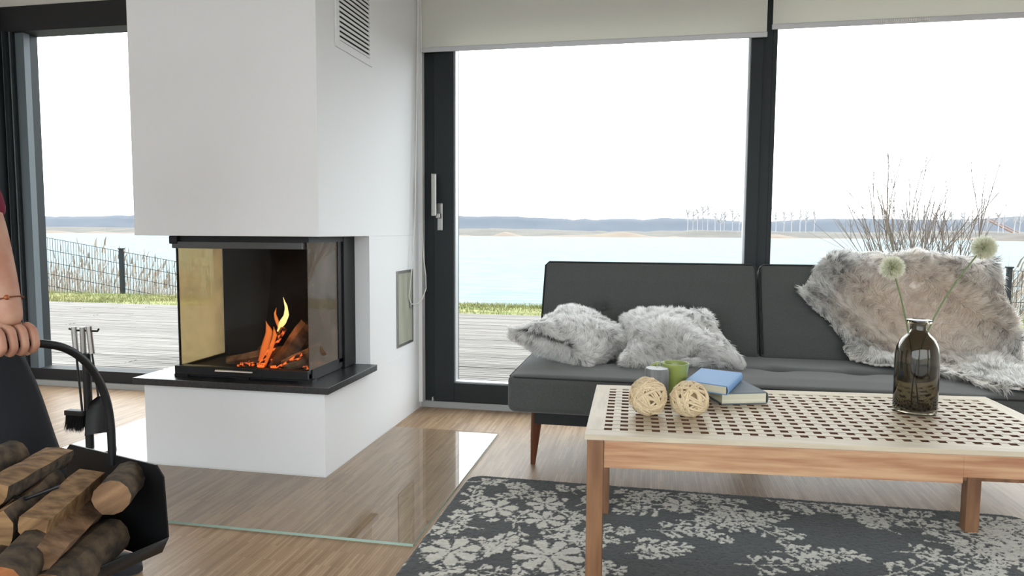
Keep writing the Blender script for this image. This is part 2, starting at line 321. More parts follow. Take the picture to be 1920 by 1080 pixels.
MB().box(fx1 - .004, fx1, fy0 + .004, 2.80, .408, .905).build('right_side_glass', M_fireglass_side, fp)
MB().box(fx0, fx0 + .004, fy0 + .005, 2.80, .408, .905).build('left_side_glass', M_amberglass, fp)
MB().tube([(-1.676, 2.462, .398), (-1.513, 2.462, .398)], .0055, 10).tube([(-1.655, 2.462, .398), (-1.655, 2.486, .398)], .004, 6).tube([(-1.535, 2.462, .398), (-1.535, 2.486, .398)], .004, 6).build('door_handle', M_chrome, fbo, True)['label'] = 'chrome bar handle'
for x in (-1.85, -1.58, -1.31): MB().box(x - .03, x + .03, 2.49, 2.53, .3622, .3718).build('foot', M_black, fp)
g = thing('vent_grille', 'white louvred vent grille high on the chimney side wall', 'vent', (XF, 2.78, 1.66))
MB().box(XF, XF + .008, 2.595, 2.625, 1.66, 2.08, .002).box(XF, XF + .008, 2.925, 2.955, 1.66, 2.08, .002).box(XF, XF + .008, 2.625, 2.925, 1.66, 1.69, .002).box(XF, XF + .008, 2.625, 2.925, 2.05, 2.08, .002).build('grille_frame', M_wall, g)
MB().box(XF, XF + .0015, 2.625, 2.925, 1.69, 2.05).build('dark_backing', mat('vent_dark', (.02, .02, .02), .9), g)
for k in range(19):
    z = 1.698 + k * .0187
    MB().box(XF + .0016, XF + .0085, 2.625, 2.925, z - .0045, z + .0045, rot=Matrix.Rotation(math.radians(28), 3, 'Y')).build('slat', M_wall, g)
g = thing('inspection_hatch', 'recessed grey-green metal inspection hatch low in the chimney side wall', 'hatch', (XF, 3.36, .38))
MB().box(XF, XF + .006, 3.245, 3.257, .379, .756).box(XF, XF + .006, 3.462, 3.474, .379, .756).box(XF, XF + .006, 3.257, 3.462, .744, .756).box(XF, XF + .006, 3.257, 3.462, .379, .391).build('hatch_frame', M_steel, g)
MB().box(XF, XF + .002, 3.257, 3.462, .391, .744).build('hatch_door', mat('hatch_grey', S(158, 160, 146), .3, c2=S(176, 178, 164), scale=(3, 14, 3), nscale=1), g)
MB().box(XF + .002, XF + .012, 3.425, 3.442, .56, .60, .002).build('latch', M_steel, g)
# blind cord with its loop
cp = [(-1.188, 3.545, 2.3), (-1.187, 3.55, 1.6), (-1.186, 3.55, .95), (-1.178, 3.55, .80), (-1.168, 3.55, .72), (-1.165, 3.545, .65), (-1.175, 3.52, .60), (-1.192, 3.49, .575), (-1.207, 3.43, .578), (-1.208, 3.40, .62), (-1.2, 3.42, .75), (-1.195, 3.46, 1.0), (-1.196, 3.5, 1.6), (-1.196, 3.535, 2.3)]
tag(MB().tube(cp, .0028, 6).build('blind_cord', M_cord, None, True), 'thin white blind cord hanging in a loop beside the patio door', 'cord')
MB_ = MB()
# trim strip between chimney wall and door frame
struct(MB().box(-1.217, -1.198, YW - .06, YW - .012, 0.034, 2.25).build('trim_1', M_wall))

# hearth plate of glass
def plate_mat():
    m = bpy.data.materials.new('hearth_glass'); m.use_nodes = True; n = m.node_tree.nodes; L = m.node_tree.links; n.clear()
    o = n.new('ShaderNodeOutputMaterial'); t = n.new('ShaderNodeBsdfTransparent'); t.inputs[0].default_value = (0.985, .99, .985, 1)
    g = n.new('ShaderNodeBsdfGlossy'); g.inputs['Roughness'].default_value = 0.0; fr = n.new('ShaderNodeFresnel'); fr.inputs[0].default_value = 1.72; mx = n.new('ShaderNodeMixShader')
    geo = n.new('ShaderNodeNewGeometry'); inv = n.new('ShaderNodeMath'); inv.operation = 'SUBTRACT'; inv.inputs[0].default_value = 1; L.new(geo.outputs['Backfacing'], inv.inputs[1])
    mu = n.new('ShaderNodeMath'); mu.operation = 'MULTIPLY'; L.new(fr.outputs[0], mu.inputs[0]); L.new(inv.outputs[0], mu.inputs[1])
    L.new(mu.outputs[0], mx.inputs[0]); L.new(t.outputs[0], mx.inputs[1]); L.new(g.outputs[0], mx.inputs[2]); L.new(mx.outputs[0], o.inputs[0]); return m
M_edge = mat('green_glass_edge', S(160, 186, 176), 0.15, spec=.6)
hp = MB().poly([(-2.485, 1.965), (-.69, 1.965), (-.69, 3.175), (-1.213, 3.175), (-1.213, 2.461), (-2.004, 2.461), (-2.004, 3.175), (-2.485, 3.175)], .001, .009).build('hearth_plate', None)
hp.data.materials.append(plate_mat()); hp.data.materials.append(M_edge)
for p in hp.data.polygons:
    if abs(p.normal.z) < .5 and (p.center.y < 1.98 or p.center.x > -.70 or p.center.x < -2.4): p.material_index = 1
tag(hp, 'clear green-edged glass plate on the floor around the fireplace', 'glass plate')

# logs ------------------------------------------------------------------
def log_mesh(name, rad, length, seed, kind='split'):
    """a split or round log along local Y, bark on the round side, cut ends"""
    r = random.Random(seed); prof = []
    if kind == 'round': angs = [i / 12 * 2 * math.pi for i in range(12)]; prof = [(math.cos(a) * rad * r.uniform(.93, 1.05), math.sin(a) * rad * r.uniform(.93, 1.05), 0) for a in angs]
    else:
        span = r.uniform(1.5, 2.6); N = 7
        for i in range(N):
            a = -span / 2 + span * i / (N - 1) + math.pi / 2; prof.append((math.cos(a) * rad * 1.15, math.sin(a) * rad * 1.15 - rad * .4, 0 if i < N - 1 else 1))
        prof.append((r.uniform(-.5, -.2) * rad, -rad * .35, 1)); prof.append((r.uniform(-.1, .1) * rad, -rad * r.uniform(.7, .95), 1)); prof.append((r.uniform(.2, .5) * rad, -rad * .35, 1))
    bm = bmesh.new(); rings = []; K = 6
    for k in range(K):
        y = -length / 2 + length * k / (K - 1); jx, jz = r.uniform(-.04, .04) * rad, r.uniform(-.04, .04) * rad
        rings.append([bm.verts.new((x + jx + r.uniform(-.03, .03) * rad, y, z + jz + r.uniform(-.03, .03) * rad)) for x, z, _ in prof])
    n_ = len(prof)
    for a, b_ in zip(rings, rings[1:]):
        for i in range(n_):
            f = bm.faces.new((a[i], a[(i + 1) % n_], b_[(i + 1) % n_], b_[i])); f.material_index = 0 if prof[i][2] == 0 else 1
    f = bm.faces.new(rings[0][::-1]); f.material_index = 1; f = bm.faces.new(rings[-1]); f.material_index = 1
    bmesh.ops.recalc_face_normals(bm, faces=bm.faces)
    me = bpy.data.meshes.new(name); bm.to_mesh(me); bm.free()
    return me
def place_log(name, label, cat, grp, loc, direction, rad, length, seed, kind='split', mats=None, roll=0):
    me = log_mesh(name, rad, length, seed, kind)
    for m_ in (mats or (M_bark, M_split)): me.materials.append(m_)
    o = link(name, me); o.location = loc
    q = Vector(direction).normalized().to_track_quat('Y', 'Z'); o.rotation_mode = 'QUATERNION'; o.rotation_quaternion = q @ Quaternion((0, 1, 0), roll)
    return tag(o, label, cat, grp)
M_char = mat('charred_wood', S(38, 26, 20), 0.95, c2=S(110, 78, 54), scale=(20, 20, 6), nscale=1, bump=1, bscale=70)
M_char2 = mat('scorched_wood', S(84, 60, 42), 0.95, c2=S(150, 118, 88), scale=(20, 20, 4), nscale=1, bump=1, bscale=70)
M_ember = bpy.data.materials.new('glowing_embers'); M_ember.use_nodes = True
n = M_ember.node_tree.nodes; L = M_ember.node_tree.links; b = n['Principled BSDF']; b.inputs['Base Color'].default_value = (.03, .015, .01, 1)
ns = n.new('ShaderNodeTexNoise'); ns.inputs['Scale'].default_value = 45; t = n.new('ShaderNodeTexCoord'); L.new(t.outputs['Object'], ns.inputs[0])
r = n.new('ShaderNodeValToRGB'); r.color_ramp.elements[0].position = .47; r.color_ramp.elements[1].position = .62; r.color_ramp.elements[0].color = (0, 0, 0, 1); r.color_ramp.elements[1].color = (1, .16, .03, 1)
L.new(ns.outputs['Fac'], r.inputs[0]); L.new(r.outputs[0], b.inputs['Emission Color']); b.inputs['Emission Strength'].default_value = 1.6
place_log('burning_log', 'thick charred log leaning upright behind the flame', 'log', 'logs in the firebox', (-1.43, 2.63, .47), (.55, .25, .85), .043, .23, 3, 'round', (M_char, M_char2))
place_log('burning_log', 'pale scorched log lying on the left of the fire', 'log', 'logs in the firebox', (-1.60, 2.66, .425), (.9, .3, .16), .034, .26, 5, 'split', (M_char2, M_char2))
place_log('burning_log', 'brown bark log at the right of the fire, leaning to the glass', 'log', 'logs in the firebox', (-1.37, 2.60, .44), (.8, .35, .42), .03, .17, 8, 'round', (M_char2, M_char))
place_log('burning_log', 'thin glowing log propped under the flame', 'log', 'logs in the firebox', (-1.515, 2.60, .47), (.5, .15, .85), .015, .20, 9, 'split', (M_ember, M_ember))
place_log('burning_log', 'small glowing log at the front between two larger logs', 'log', 'logs in the firebox', (-1.415, 2.56, .425), (.8, .1, .5), .014, .13, 12, 'split', (M_ember, M_ember))
place_log('burning_log', 'dark log lying across the back of the fire bed', 'log', 'logs in the firebox', (-1.50, 2.73, .43), (.95, -.1, .05), .032, .30, 14, 'round', (M_char, M_char))
ash = MB()
for k in range(60):
    x, y = random.uniform(-1.66, -1.33), random.uniform(2.55, 2.74); s_ = random.uniform(.004, .011); ash.box(x - s_, x + s_, y - s_, y + s_, .3985, .3985 + s_ * 1.5, rot=Matrix.Rotation(random.random() * 3, 3, 'Z'))
tag(ash.build('embers', M_ember), 'bed of grey ash and red embers beneath the logs', 'embers', kind='stuff')
def flame_mat(name, c1, c2, s1, s2, zlo, zhi):
    m = bpy.data.materials.new(name); m.use_nodes = True; n = m.node_tree.nodes; L = m.node_tree.links; n.clear()
    o = n.new('ShaderNodeOutputMaterial'); e = n.new('ShaderNodeEmission'); t = n.new('ShaderNodeBsdfTransparent'); mx = n.new('ShaderNodeMixShader')
    tc = n.new('ShaderNodeTexCoord'); sp = n.new('ShaderNodeSeparateXYZ'); L.new(tc.outputs['Object'], sp.inputs[0])
    mr = n.new('ShaderNodeMapRange'); mr.inputs['From Min'].default_value = zlo; mr.inputs['From Max'].default_value = zhi; L.new(sp.outputs['Z'], mr.inputs[0])
    r = n.new('ShaderNodeValToRGB'); r.color_ramp.elements[0].color = (*c1, 1); r.color_ramp.elements[1].color = (*c2, 1); L.new(mr.outputs[0], r.inputs[0]); L.new(r.outputs[0], e.inputs[0]); e.inputs[1].default_value = s1
    lw = n.new('ShaderNodeLayerWeight'); lw.inputs[0].default_value = .5; ns = n.new('ShaderNodeTexNoise'); ns.inputs['Scale'].default_value = 30; L.new(tc.outputs['Object'], ns.inputs[0])
    ad = n.new('ShaderNodeMath'); ad.operation = 'MULTIPLY_ADD'; L.new(lw.outputs['Facing'], ad.inputs[0]); ad.inputs[1].default_value = 1.0; ad.inputs[2].default_value = s2; ad.use_clamp = True
    L.new(ad.outputs[0], mx.inputs[0]); L.new(e.outputs[0], mx.inputs[1]); L.new(t.outputs[0], mx.inputs[2]); L.new(mx.outputs[0], o.inputs[0]); return m
F_hot = flame_mat('flame_bright', (1.0, .42, .10), (1.0, .72, .28), 2.0, .0, .5, .6)
F_red = flame_mat('flame_orange', (1.0, .17, .03), (1.0, .28, .07), 1.1, .25, .40, .6)
fl = thing('flame', 'bright orange flame licking up from the leaning logs', 'flame', (-1.47, 2.62, .40))
def tongue(pts, rs, mt):
    q = []; rr = []; N = 14
    for i in range(N):
        s_ = i / (N - 1) * (len(pts) - 1); k = min(int(s_), len(pts) - 2); f_ = s_ - k; f2 = f_ * f_ * (3 - 2 * f_)
        q.append(Vector(pts[k]).lerp(Vector(pts[k + 1]), f_)); rr.append(max(.0006, rs[k] * (1 - f2) + rs[k + 1] * f2))
    MB().tube(q, rr, 10).build('tongue', mt, fl, True)
tongue([(-1.495, 2.62, .54), (-1.475, 2.62, .575), (-1.455, 2.62, .605), (-1.455, 2.62, .64), (-1.468, 2.62, .68)], [.004, .013, .011, .006, .0006], F_hot)
tongue([(-1.48, 2.61, .55), (-1.46, 2.61, .58), (-1.447, 2.61, .61), (-1.45, 2.61, .635)], [.003, .009, .007, .0006], F_hot)
tongue([(-1.495, 2.63, .555), (-1.505, 2.63, .585), (-1.512, 2.63, .61), (-1.505, 2.63, .635)], [.006, .008, .005, .0006], F_red)
tongue([(-1.56, 2.59, .42), (-1.535, 2.59, .48), (-1.515, 2.59, .54), (-1.53, 2.59, .585)], [.009, .017, .015, .0006], F_red)
tongue([(-1.535, 2.58, .40), (-1.505, 2.58, .47), (-1.485, 2.58, .53), (-1.49, 2.58, .565)], [.006, .010, .009, .0006], F_red)
pl_ = bpy.data.lights.new('fire_glow', 'POINT'); pl_.energy = 0.8; pl_.color = (1, .42, .14); pl_.shadow_soft_size = .05
po = bpy.data.objects.new('fire_glow', pl_); col.objects.link(po); po.location = (-1.46, 2.57, .60)

# ------------------------------------------------------------------ fire tools
ft = thing('fireside_tool_stand', 'steel and black fireside tool stand on the hearth plate left of the fireplace', 'tool stand', (-2.33, 2.54, .009))
bx, by = -2.335, 2.54
MB().lathe([(0, 0), (.075, 0), (.078, .004), (.076, .012), (.0, .014)], (bx + .03, by, .009)).build('base_disc', M_steel, ft, True)
MB().tube([(bx, by, .02), (bx, by, .43)], .0165, 14).build('pole', M_black, ft, True)
MB().tube([(bx - .012, by, .43), (bx - .012, by, .54)], .0115, 14).build('pole_grip', M_steel, ft, True)
MB().tube([(bx - .075, by - .005, .532), (bx - .06, by, .525), (bx, by, .525), (bx + .06, by, .525), (bx + .075, by - .01, .535)], .004, 8).build('hook_bar', M_black, ft, True)
tl = thing('hearth_brush', 'black fireside brush with steel handle hanging on the left hook', 'brush', (-2.385, by, .2))
MB().tube([(-2.385, 2.535, .54), (-2.377, 2.533, .425)], .0115, 14).build('handle', M_steel, tl, True)
MB().tube([(-2.377, 2.533, .425), (-2.352, 2.525, .185)], .0045, 8).build('rod', M_black, tl, True)
MB().box(-2.425, -2.335, 2.505, 2.54, .165, .187, .004).build('brush_head', M_black, tl)
nb = 700; P = np.stack([rng.uniform(-2.42, -2.34, nb), rng.uniform(2.508, 2.537, nb), np.full(nb, .17)], 1); D = np.stack([rng.normal(-.10, .12, nb), rng.normal(0, .1, nb), -np.ones(nb)], 1)
link('bristles', strands('bristles', P, D, rng.uniform(.06, .085, nb), .0012, np.zeros((nb, 3)), np.full((nb, 3), .015), np.full((nb, 3), .02), M_attr), tl).matrix_parent_inverse = Matrix.Translation(-tl.location)
tl = thing('ash_shovel', 'black ash shovel with steel handle hanging on the right hook', 'shovel', (-2.29, by, .15))
MB().tube([(-2.312, 2.535, .545), (-2.30, 2.533, .43)], .0115, 14).build('handle', M_steel, tl, True)
MB().tube([(-2.30, 2.533, .43), (-2.27, 2.525, .245)], .004, 8).build('rod', M_black, tl, True)
bm = bmesh.new(); rows = []
for i in range(9):
    s_ = i / 8; z = .255 - s_ * .15; hw = .06 * math.sqrt(max(.02, 1 - (1 - min(1, s_ * 2)) ** 2)); hw = max(hw, .012)
    rows.append([[bm.verts.new((-2.245 + .008 * s_ + hw * u_, 2.522 - .02 * (abs(u_) ** 3) - .03 * s_ + o_, z + .01 * u_ * s_)) for u_ in (-1, -.9, -.5, 0, .5, .9, 1)] for o_ in (0, .003)])
for a, b_ in zip(rows, rows[1:]):
    for s_ in (0, 1):
        for k in range(6): bm.faces.new((a[s_][k], a[s_][k + 1], b_[s_][k + 1], b_[s_][k]))
    for k in (0, 6): bm.faces.new((a[0][k], b_[0][k], b_[1][k], a[1][k]))
for rw in (rows[0], rows[-1]):
    for k in range(6): bm.faces.new((rw[0][k], rw[0][k + 1], rw[1][k + 1], rw[1][k]))
x_ = MB(); x_.bm = bm; x_.build('shovel_blade', M_black, tl, True)

# ------------------------------------------------------------------ sofa
def round_box(name, x0, x1, y0, y1, z0, z1, r, mt, parent, nx=40, ny=24, nz=6, fn=None):
    bm = bmesh.new()
    cx, cy, cz = (x0 + x1) / 2, (y0 + y1) / 2, (z0 + z1) / 2; hx, hy, hz = (x1 - x0) / 2, (y1 - y0) / 2, (z1 - z0) / 2
    def pt(p):
        q = Vector((max(-hx + r, min(hx - r, p[0])), max(-hy + r, min(hy - r, p[1])), max(-hz + r, min(hz - r, p[2])))); d = Vector(p) - q
        if d.length > 1e-6: d = d.normalized() * r
        v = q + d + Vector((cx, cy, cz)); return fn(v) if fn else v
    def lin(a, n_): # denser near ends for roundness
        return [a * v for v in sorted(set([-1, -1 + r * .3 / a, -1 + r * .7 / a, 1 - r * .7 / a, 1 - r * .3 / a, 1] + [-1 + r / a + (2 - 2 * r / a) * i / n_ for i in range(n_ + 1)]))]
    X, Y, Z = lin(hx, nx), lin(hy, ny), lin(hz, nz)
    def face(A, B, f):
        g = [[bm.verts.new(pt(f(a, b_))) for b_ in B] for a in A]
        for i in range(len(A) - 1):
            for j in range(len(B) - 1): bm.faces.new((g[i][j], g[i + 1][j], g[i + 1][j + 1], g[i][j + 1]))
    face(X, Y, lambda a, b_: (a, b_, hz)); face(X, Y, lambda a, b_: (a, b_, -hz)); face(X, Z, lambda a, b_: (a, hy, b_)); face(X, Z, lambda a, b_: (a, -hy, b_)); face(Y, Z, lambda a, b_: (hx, a, b_)); face(Y, Z, lambda a, b_: (-hx, a, b_))
    bmesh.ops.remove_doubles(bm, verts=bm.verts, dist=1e-5)
    m_ = MB(); m_.bm = bm; o = m_.build(name, mt, parent); o.data.polygons.foreach_set('use_smooth', [True] * len(o.data.polygons)); return o
so = thing('sofa', 'charcoal grey tufted sofa bed on tapered walnut legs before the window', 'sofa', (.5, 3.0, 0))
SX0, SX1, SY0, SY1 = -.545, 1.50, 2.655, 3.36
tufts = [(x, y) for x in (-.22, .13, .50, .80, 1.15) for y in (2.97,)]
def seat_fn(v):
    if v.z > .33:
        d = 0
        for x, y in tufts: d += .030 * math.exp(-((v.x - x) ** 2 + (v.y - y) ** 2) / .0016) + .016 * math.exp(-((v.x - x) ** 2) / .02 - (v.y - y) ** 2 / .0004)
        ex = min(1, (v.x - SX0) / .12, (SX1 - v.x) / .12); ey = min(1, (v.y - SY0) / .12); pz = .012 * max(0, ex) * max(0, ey)
        v.z += pz - d
    return v
round_box('seat_cushion', SX0, SX1, SY0, SY1, .245, .395, .03, M_fabric, so, 150, 60, 5, seat_fn)
def pipe(pts, parent, r=.004): return MB().tube(pts, r, 6).build('piping', M_piping, parent, True)
sc_ = bpy.data.objects['seat_cushion']
pipe([(SX0 + .008, 3.3, .386), (SX0 + .008, SY0 + .03, .386), (SX0 + .03, SY0 + .008, .386), (SX1 - .03, SY0 + .008, .386), (SX1 - .008, SY0 + .03, .386), (SX1 - .008, 3.3, .386)], so)
def back(name, x0, x1, tl, parent):
    """leaning back panel, flaring slightly"""
    a0 = Vector((0, 3.215, .405)); up = Vector((0, .185, .41)).normalized(); nrm = Vector((0, -up.z, up.y)); H = .445
    def fn(v):   # v local: x, y thickness (0 front), z height
        s_ = v.z / H; d = 0
        if v.y < .03:
            for x in tl: d += .034 * math.exp(-((v.x - x) ** 2 + (v.z - .215) ** 2) / .0012) + .010 * math.exp(-((v.x - x) ** 2) / .03 - (v.z - .215) ** 2 / .0004)
            d -= .012 * max(0, min(1, (v.x - x0) / .1, (x1 - v.x) / .1)) * max(0, min(1, v.z / .1, (H - v.z) / .1))
        xx = v.x
        return Vector((xx, 0, 0)) + a0 + up * v.z - nrm * (v.y + d)
    o = round_box(name, x0, x1, 0, .13, 0, H, .02, M_fabric, parent, 90, 6, 42, fn)
    W = lambda x, z: fn(Vector((x, .02, z))) - nrm * (-.016 + .0)
    for x in tl:
        c_ = fn(Vector((x, .0, .215))) + nrm * .002
        bt_ = MB().lathe([(.011 * math.sin(a), -.011 * math.cos(a)) for a in [i / 8 * math.pi for i in range(9)]], tuple(c_), 12).build('tuft_button', M_fabric, parent, True)
    pipe([W(x0 + .004, .02), W(x0 + .004, H - .02), W(x0 + .02, H - .003), W(x1 - .02, H - .003), W(x1 - .004, H - .02), W(x1 - .004, .02)], parent, .0045)
    return o
back('backrest', -.51, .472, (-.222, .13), so); back('backrest', .482, 1.455, (.80, 1.15), so)
MB().box(SX0 + .10, SX1 - .1, 2.72, 2.78, .19, .245).box(SX0 + .12, SX1 - .1, 3.2, 3.26, .205, .245).box(SX0 + .14, SX0 + .18, 2.8, 3.2, .205, .245).box(SX1 - .18, SX1 - .14, 2.8, 3.2, .205, .245).box(SX0 + .2, SX1 - .2, 3.36, 3.40, .25, .45).build('underframe', M_black, so)
for x, y in ((-.455, 2.80), (1.40, 2.80), (-.25, 3.24), (1.30, 3.24)):
    MB().tube([(x + (.01 if x < 0 else -.01), y, .246), (x, y, .12), (x - (.008 if x < 0 else -.008), y, 0.001)], [.026, .019, .010], 16).build('leg', M_walnut, so, True)

# fluffy cushions
def fur_surface(V3, N3, n, L0, L1, w, colf, name, parent, lean=(0, 0, -1), lfac=.5, spread=.35):
    P = V3; Nn = N3; m_ = len(P)
    # neighbouring strands clump together
    cell = np.floor(P * 62).astype(int); key = (cell[:, 0] * 73856093 ^ cell[:, 1] * 19349663 ^ cell[:, 2] * 83492791) & 0xffff
    tab = rng.normal(size=(65536, 3)); cl = tab[key]
    fl_ = np.stack([np.sin(P[:, 0] * 23 + P[:, 2] * 31), np.sin(P[:, 1] * 19 + P[:, 0] * 13) * .5, np.cos(P[:, 0] * 17 + P[:, 2] * 21)], 1)
    D = Nn * .75 + fl_ * .75 + cl * spread + rng.normal(size=(m_, 3)) * .13 + np.array(lean) * .3; D /= np.linalg.norm(D, axis=1)[:, None]
    bend = np.array(lean)[None] * lfac + cl * .12 + fl_ * .15
    Ls = rng.uniform(L0, L1, m_); c0, c1 = colf(P, tab[key][:, 0])
    me = strands(name, P, D, Ls, w, bend, c0, c1, M_fur);
    o = link(name, me, parent); o.matrix_parent_inverse = Matrix.Translation(-parent.location); o['kind'] = 'stuff'; return o
def cushion(label, corners, thick, n, grp, seam=False):
    A, B, C_, D_ = [np.array(c, float) for c in corners]   # around the square
    cen = (A + B + C_ + D_) / 4; nrm = np.cross(C_ - A, D_ - B); nrm /= np.linalg.norm(nrm)
    if nrm[1] > 0: nrm = -nrm
    def surf(u, v, s):
        u = np.asarray(u); v = np.asarray(v)
        k = 1 - .10 * (1 - np.abs(2 * u - 1) ** 2) * 0
        # pinch the sides inward between corners
        uu = u + (.5 - u) * .10 * (1 - (2 * v - 1) ** 2) * np.abs(2 * u - 1); vv = v + (.5 - v) * .10 * (1 - (2 * u - 1) ** 2) * np.abs(2 * v - 1)
        p = (A[None] * ((1 - uu) * (1 - vv))[:, None] + B[None] * (uu * (1 - vv))[:, None] + C_[None] * (uu * vv)[:, None] + D_[None] * ((1 - uu) * vv)[:, None])
        hgt = thick * (np.clip(1 - (2 * u - 1) ** 2, 0, 1) ** .42) * (np.clip(1 - (2 * v - 1) ** 2, 0, 1) ** .42)
        hgt = hgt + .012 * np.sin(u * 9 + 1) * np.sin(v * 8) * (hgt / thick)
        return p + s * nrm[None] * hgt[:, None]
    t = thing('cushion', label, 'cushion', tuple(cen - np.array([0, 0, .1])), grp)
    N = 24; g = np.linspace(0, 1, N + 1); U, Vv = np.meshgrid(g, g, indexing='ij'); Vs = []; Qs = []
    for s in (1, -1):
        off = len(Vs) * (N + 1) ** 2; Vs.append(surf(U.ravel(), Vv.ravel(), s))
        i = np.arange(N); I, J = np.meshgrid(i, i, indexing='ij'); a = (I * (N + 1) + J).ravel() + off; q = np.stack([a, a + N + 1, a + N + 2, a + 1], 1); Qs.append(q if s == 1 else q[:, ::-1])
    o = link('cover', arrays_mesh('cover', np.concatenate(Vs), np.concatenate(Qs), None, None, M_furbase, True), t); o.matrix_parent_inverse = Matrix.Translation(-t.location)
    e = 1e-3; PP = []; NN = []; SS = []
    for s, k in ((1, .72), (-1, .28)):
        c = int(n * k); u = rng.uniform(.003, .997, c); v = rng.uniform(.003, .997, c); eu = rng.random(c) < .16; ev = rng.random(c) < .16; u = np.where(eu, np.abs(np.round(u) - .001 - rng.random(c) ** 2 * .05), u).clip(.001, .998); v = np.where(ev, np.abs(np.round(v) - .001 - rng.random(c) ** 2 * .05), v).clip(.001, .998); p = surf(u, v, s); pu = surf(u + e, v, s) - p; pv = surf(u, v + e, s) - p
        nn = np.cross(pu, pv); nn /= np.linalg.norm(nn, axis=1)[:, None] + 1e-9
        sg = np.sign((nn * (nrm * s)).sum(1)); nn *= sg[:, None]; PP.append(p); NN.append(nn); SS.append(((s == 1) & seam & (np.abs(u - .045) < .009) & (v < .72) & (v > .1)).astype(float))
    P = np.concatenate(PP); Nn = np.concatenate(NN); SEAM = np.concatenate(SS)
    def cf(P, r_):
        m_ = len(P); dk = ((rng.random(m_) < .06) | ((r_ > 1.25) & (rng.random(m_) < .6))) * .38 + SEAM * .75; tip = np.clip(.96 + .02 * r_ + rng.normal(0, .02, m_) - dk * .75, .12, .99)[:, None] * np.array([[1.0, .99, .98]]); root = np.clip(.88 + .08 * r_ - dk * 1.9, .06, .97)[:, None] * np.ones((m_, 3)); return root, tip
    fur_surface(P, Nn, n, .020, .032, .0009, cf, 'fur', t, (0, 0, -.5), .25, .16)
    return t
G = 'shaggy cushions on the sofa'
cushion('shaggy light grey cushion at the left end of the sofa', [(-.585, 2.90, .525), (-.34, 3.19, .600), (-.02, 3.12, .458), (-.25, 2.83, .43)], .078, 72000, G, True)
cushion('shaggy light grey cushion nearer the sofa middle, beside the other cushion', [(-.12, 3.155, .575), (.25, 3.18, .60), (.375, 2.91, .44), (-.10, 2.84, .43)], .078, 84000, G)

# fur throw over the right hand backrest
prof = [(3.52, .66), (3.495, .79), (3.44, .850), (3.395, .828), (3.31, .65), (3.215, .455), (3.17, .425), (3.0, .418), (2.8, .417), (2.66, .405), (2.635, .36)]
pp = np.array(prof); seg = np.r_[0, np.cumsum(np.linalg.norm(np.diff(pp, axis=0), axis=1))]
def tpos(tt): return np.interp(tt, seg, pp[:, 0]), np.interp(tt, seg, pp[:, 1])
def t_of(y, z): d = [(np.hypot(*(np.array(tpos(a)) - (y, z))), a) for a in np.linspace(0, seg[-1], 600)]; return min(d)[1]
outl = [(.83, 0.05), (.80, t_of(3.44, .868)), (.72, t_of(3.38, .80)), (.655, t_of(3.33, .70)), (.665, t_of(3.31, .64)), (.76, t_of(3.26, .56)), (.81, t_of(3.22, .47)), (.80, t_of(3.20, .45)), (.86, t_of(3.05, .41)), (.93, t_of(2.98, .41)), (1.0, t_of(2.96, .41)), (1.07, t_of(2.88, .41)), (1.13, t_of(2.78, .41)), (1.20, t_of(2.675, .405)), (1.27, t_of(2.70, .405)), (1.40, t_of(2.76, .41)), (1.50, t_of(2.80, .41)), (1.52, t_of(3.1, .41)), (1.50, t_of(3.22, .45)), (1.49, t_of(3.3, .62)), (1.45, t_of(3.40, .82)), (1.40, t_of(3.44, .868)), (1.38, 0.05)]
ol = np.array(outl)
def inside(x, y):
    c = np.zeros(x.shape, bool); j = len(ol) - 1
    for i in range(len(ol)):
        xi, yi = ol[i]; xj, yj = ol[j]; k = ((yi > y) != (yj > y)) & (x < (xj - xi) * (y - yi) / (yj - yi + 1e-12) + xi); c ^= k; j = i
    return c
def tsurf(x, t_, h=0.0):
    y, z = tpos(t_); e = .012; y1, z1 = tpos(t_ + e); y0, z0 = tpos(t_ - e); ty, tz = y1 - y0, z1 - z0; L_ = np.hypot(ty, tz) + 1e-9
    N_ = np.stack([np.zeros_like(x), tz / L_, -ty / L_], 1)      # outwards, to the room and up
    bumpy = .010 * np.sin(x * 17 + t_ * 5) * np.sin(t_ * 13 + x * 3) + .008 * np.sin(x * 40) * np.sin(t_ * 31)
    return np.stack([x, y, z], 1) + N_ * (h + bumpy)[:, None], N_
th = thing('fur_throw', 'beige and grey sheepskin throw draped over the right end of the sofa', 'throw', (1.1, 3.1, .41))
gx = np.arange(.6, 1.56, .016); gt = np.arange(0.02, seg[-1], .016); GX, GT = np.meshgrid(gx, gt, indexing='ij'); ins = inside(GX.ravel(), GT.ravel()).reshape(GX.shape)
V1, N1 = tsurf(GX.ravel(), GT.ravel(), .014 * np.ones(GX.size)); V0 = V1 - N1 * .012; Q = []; nt_ = len(gt); NV = GX.size
used = ins[:-1, :-1] & ins[1:, :-1] & ins[1:, 1:] & ins[:-1, 1:]; I, J = np.nonzero(used); a = I * nt_ + J
q1 = np.stack([a, a + nt_, a + nt_ + 1, a + 1], 1); V = np.concatenate([V1, V0]); Qd = [q1, q1[:, ::-1] + NV]
pad = np.pad(used, 1)
for di, dj, (p, q) in ((-1, 0, (0, 1)), (1, 0, (nt_ + 1, nt_)), (0, -1, (nt_, 0)), (0, 1, (1, nt_ + 1))):
    e_ = used & ~pad[1 + di:1 + di + used.shape[0], 1 + dj:1 + dj + used.shape[1]]; I2, J2 = np.nonzero(e_); a2 = I2 * nt_ + J2; Qd.append(np.stack([a2 + p, a2 + q, a2 + q + NV, a2 + p + NV], 1))
Qd = np.concatenate(Qd); uq, inv = np.unique(Qd, return_inverse=True); V = V[uq]; Qd = inv.reshape(Qd.shape)
M_hide = mat('throw_hide', (.86, .82, .78), .9)
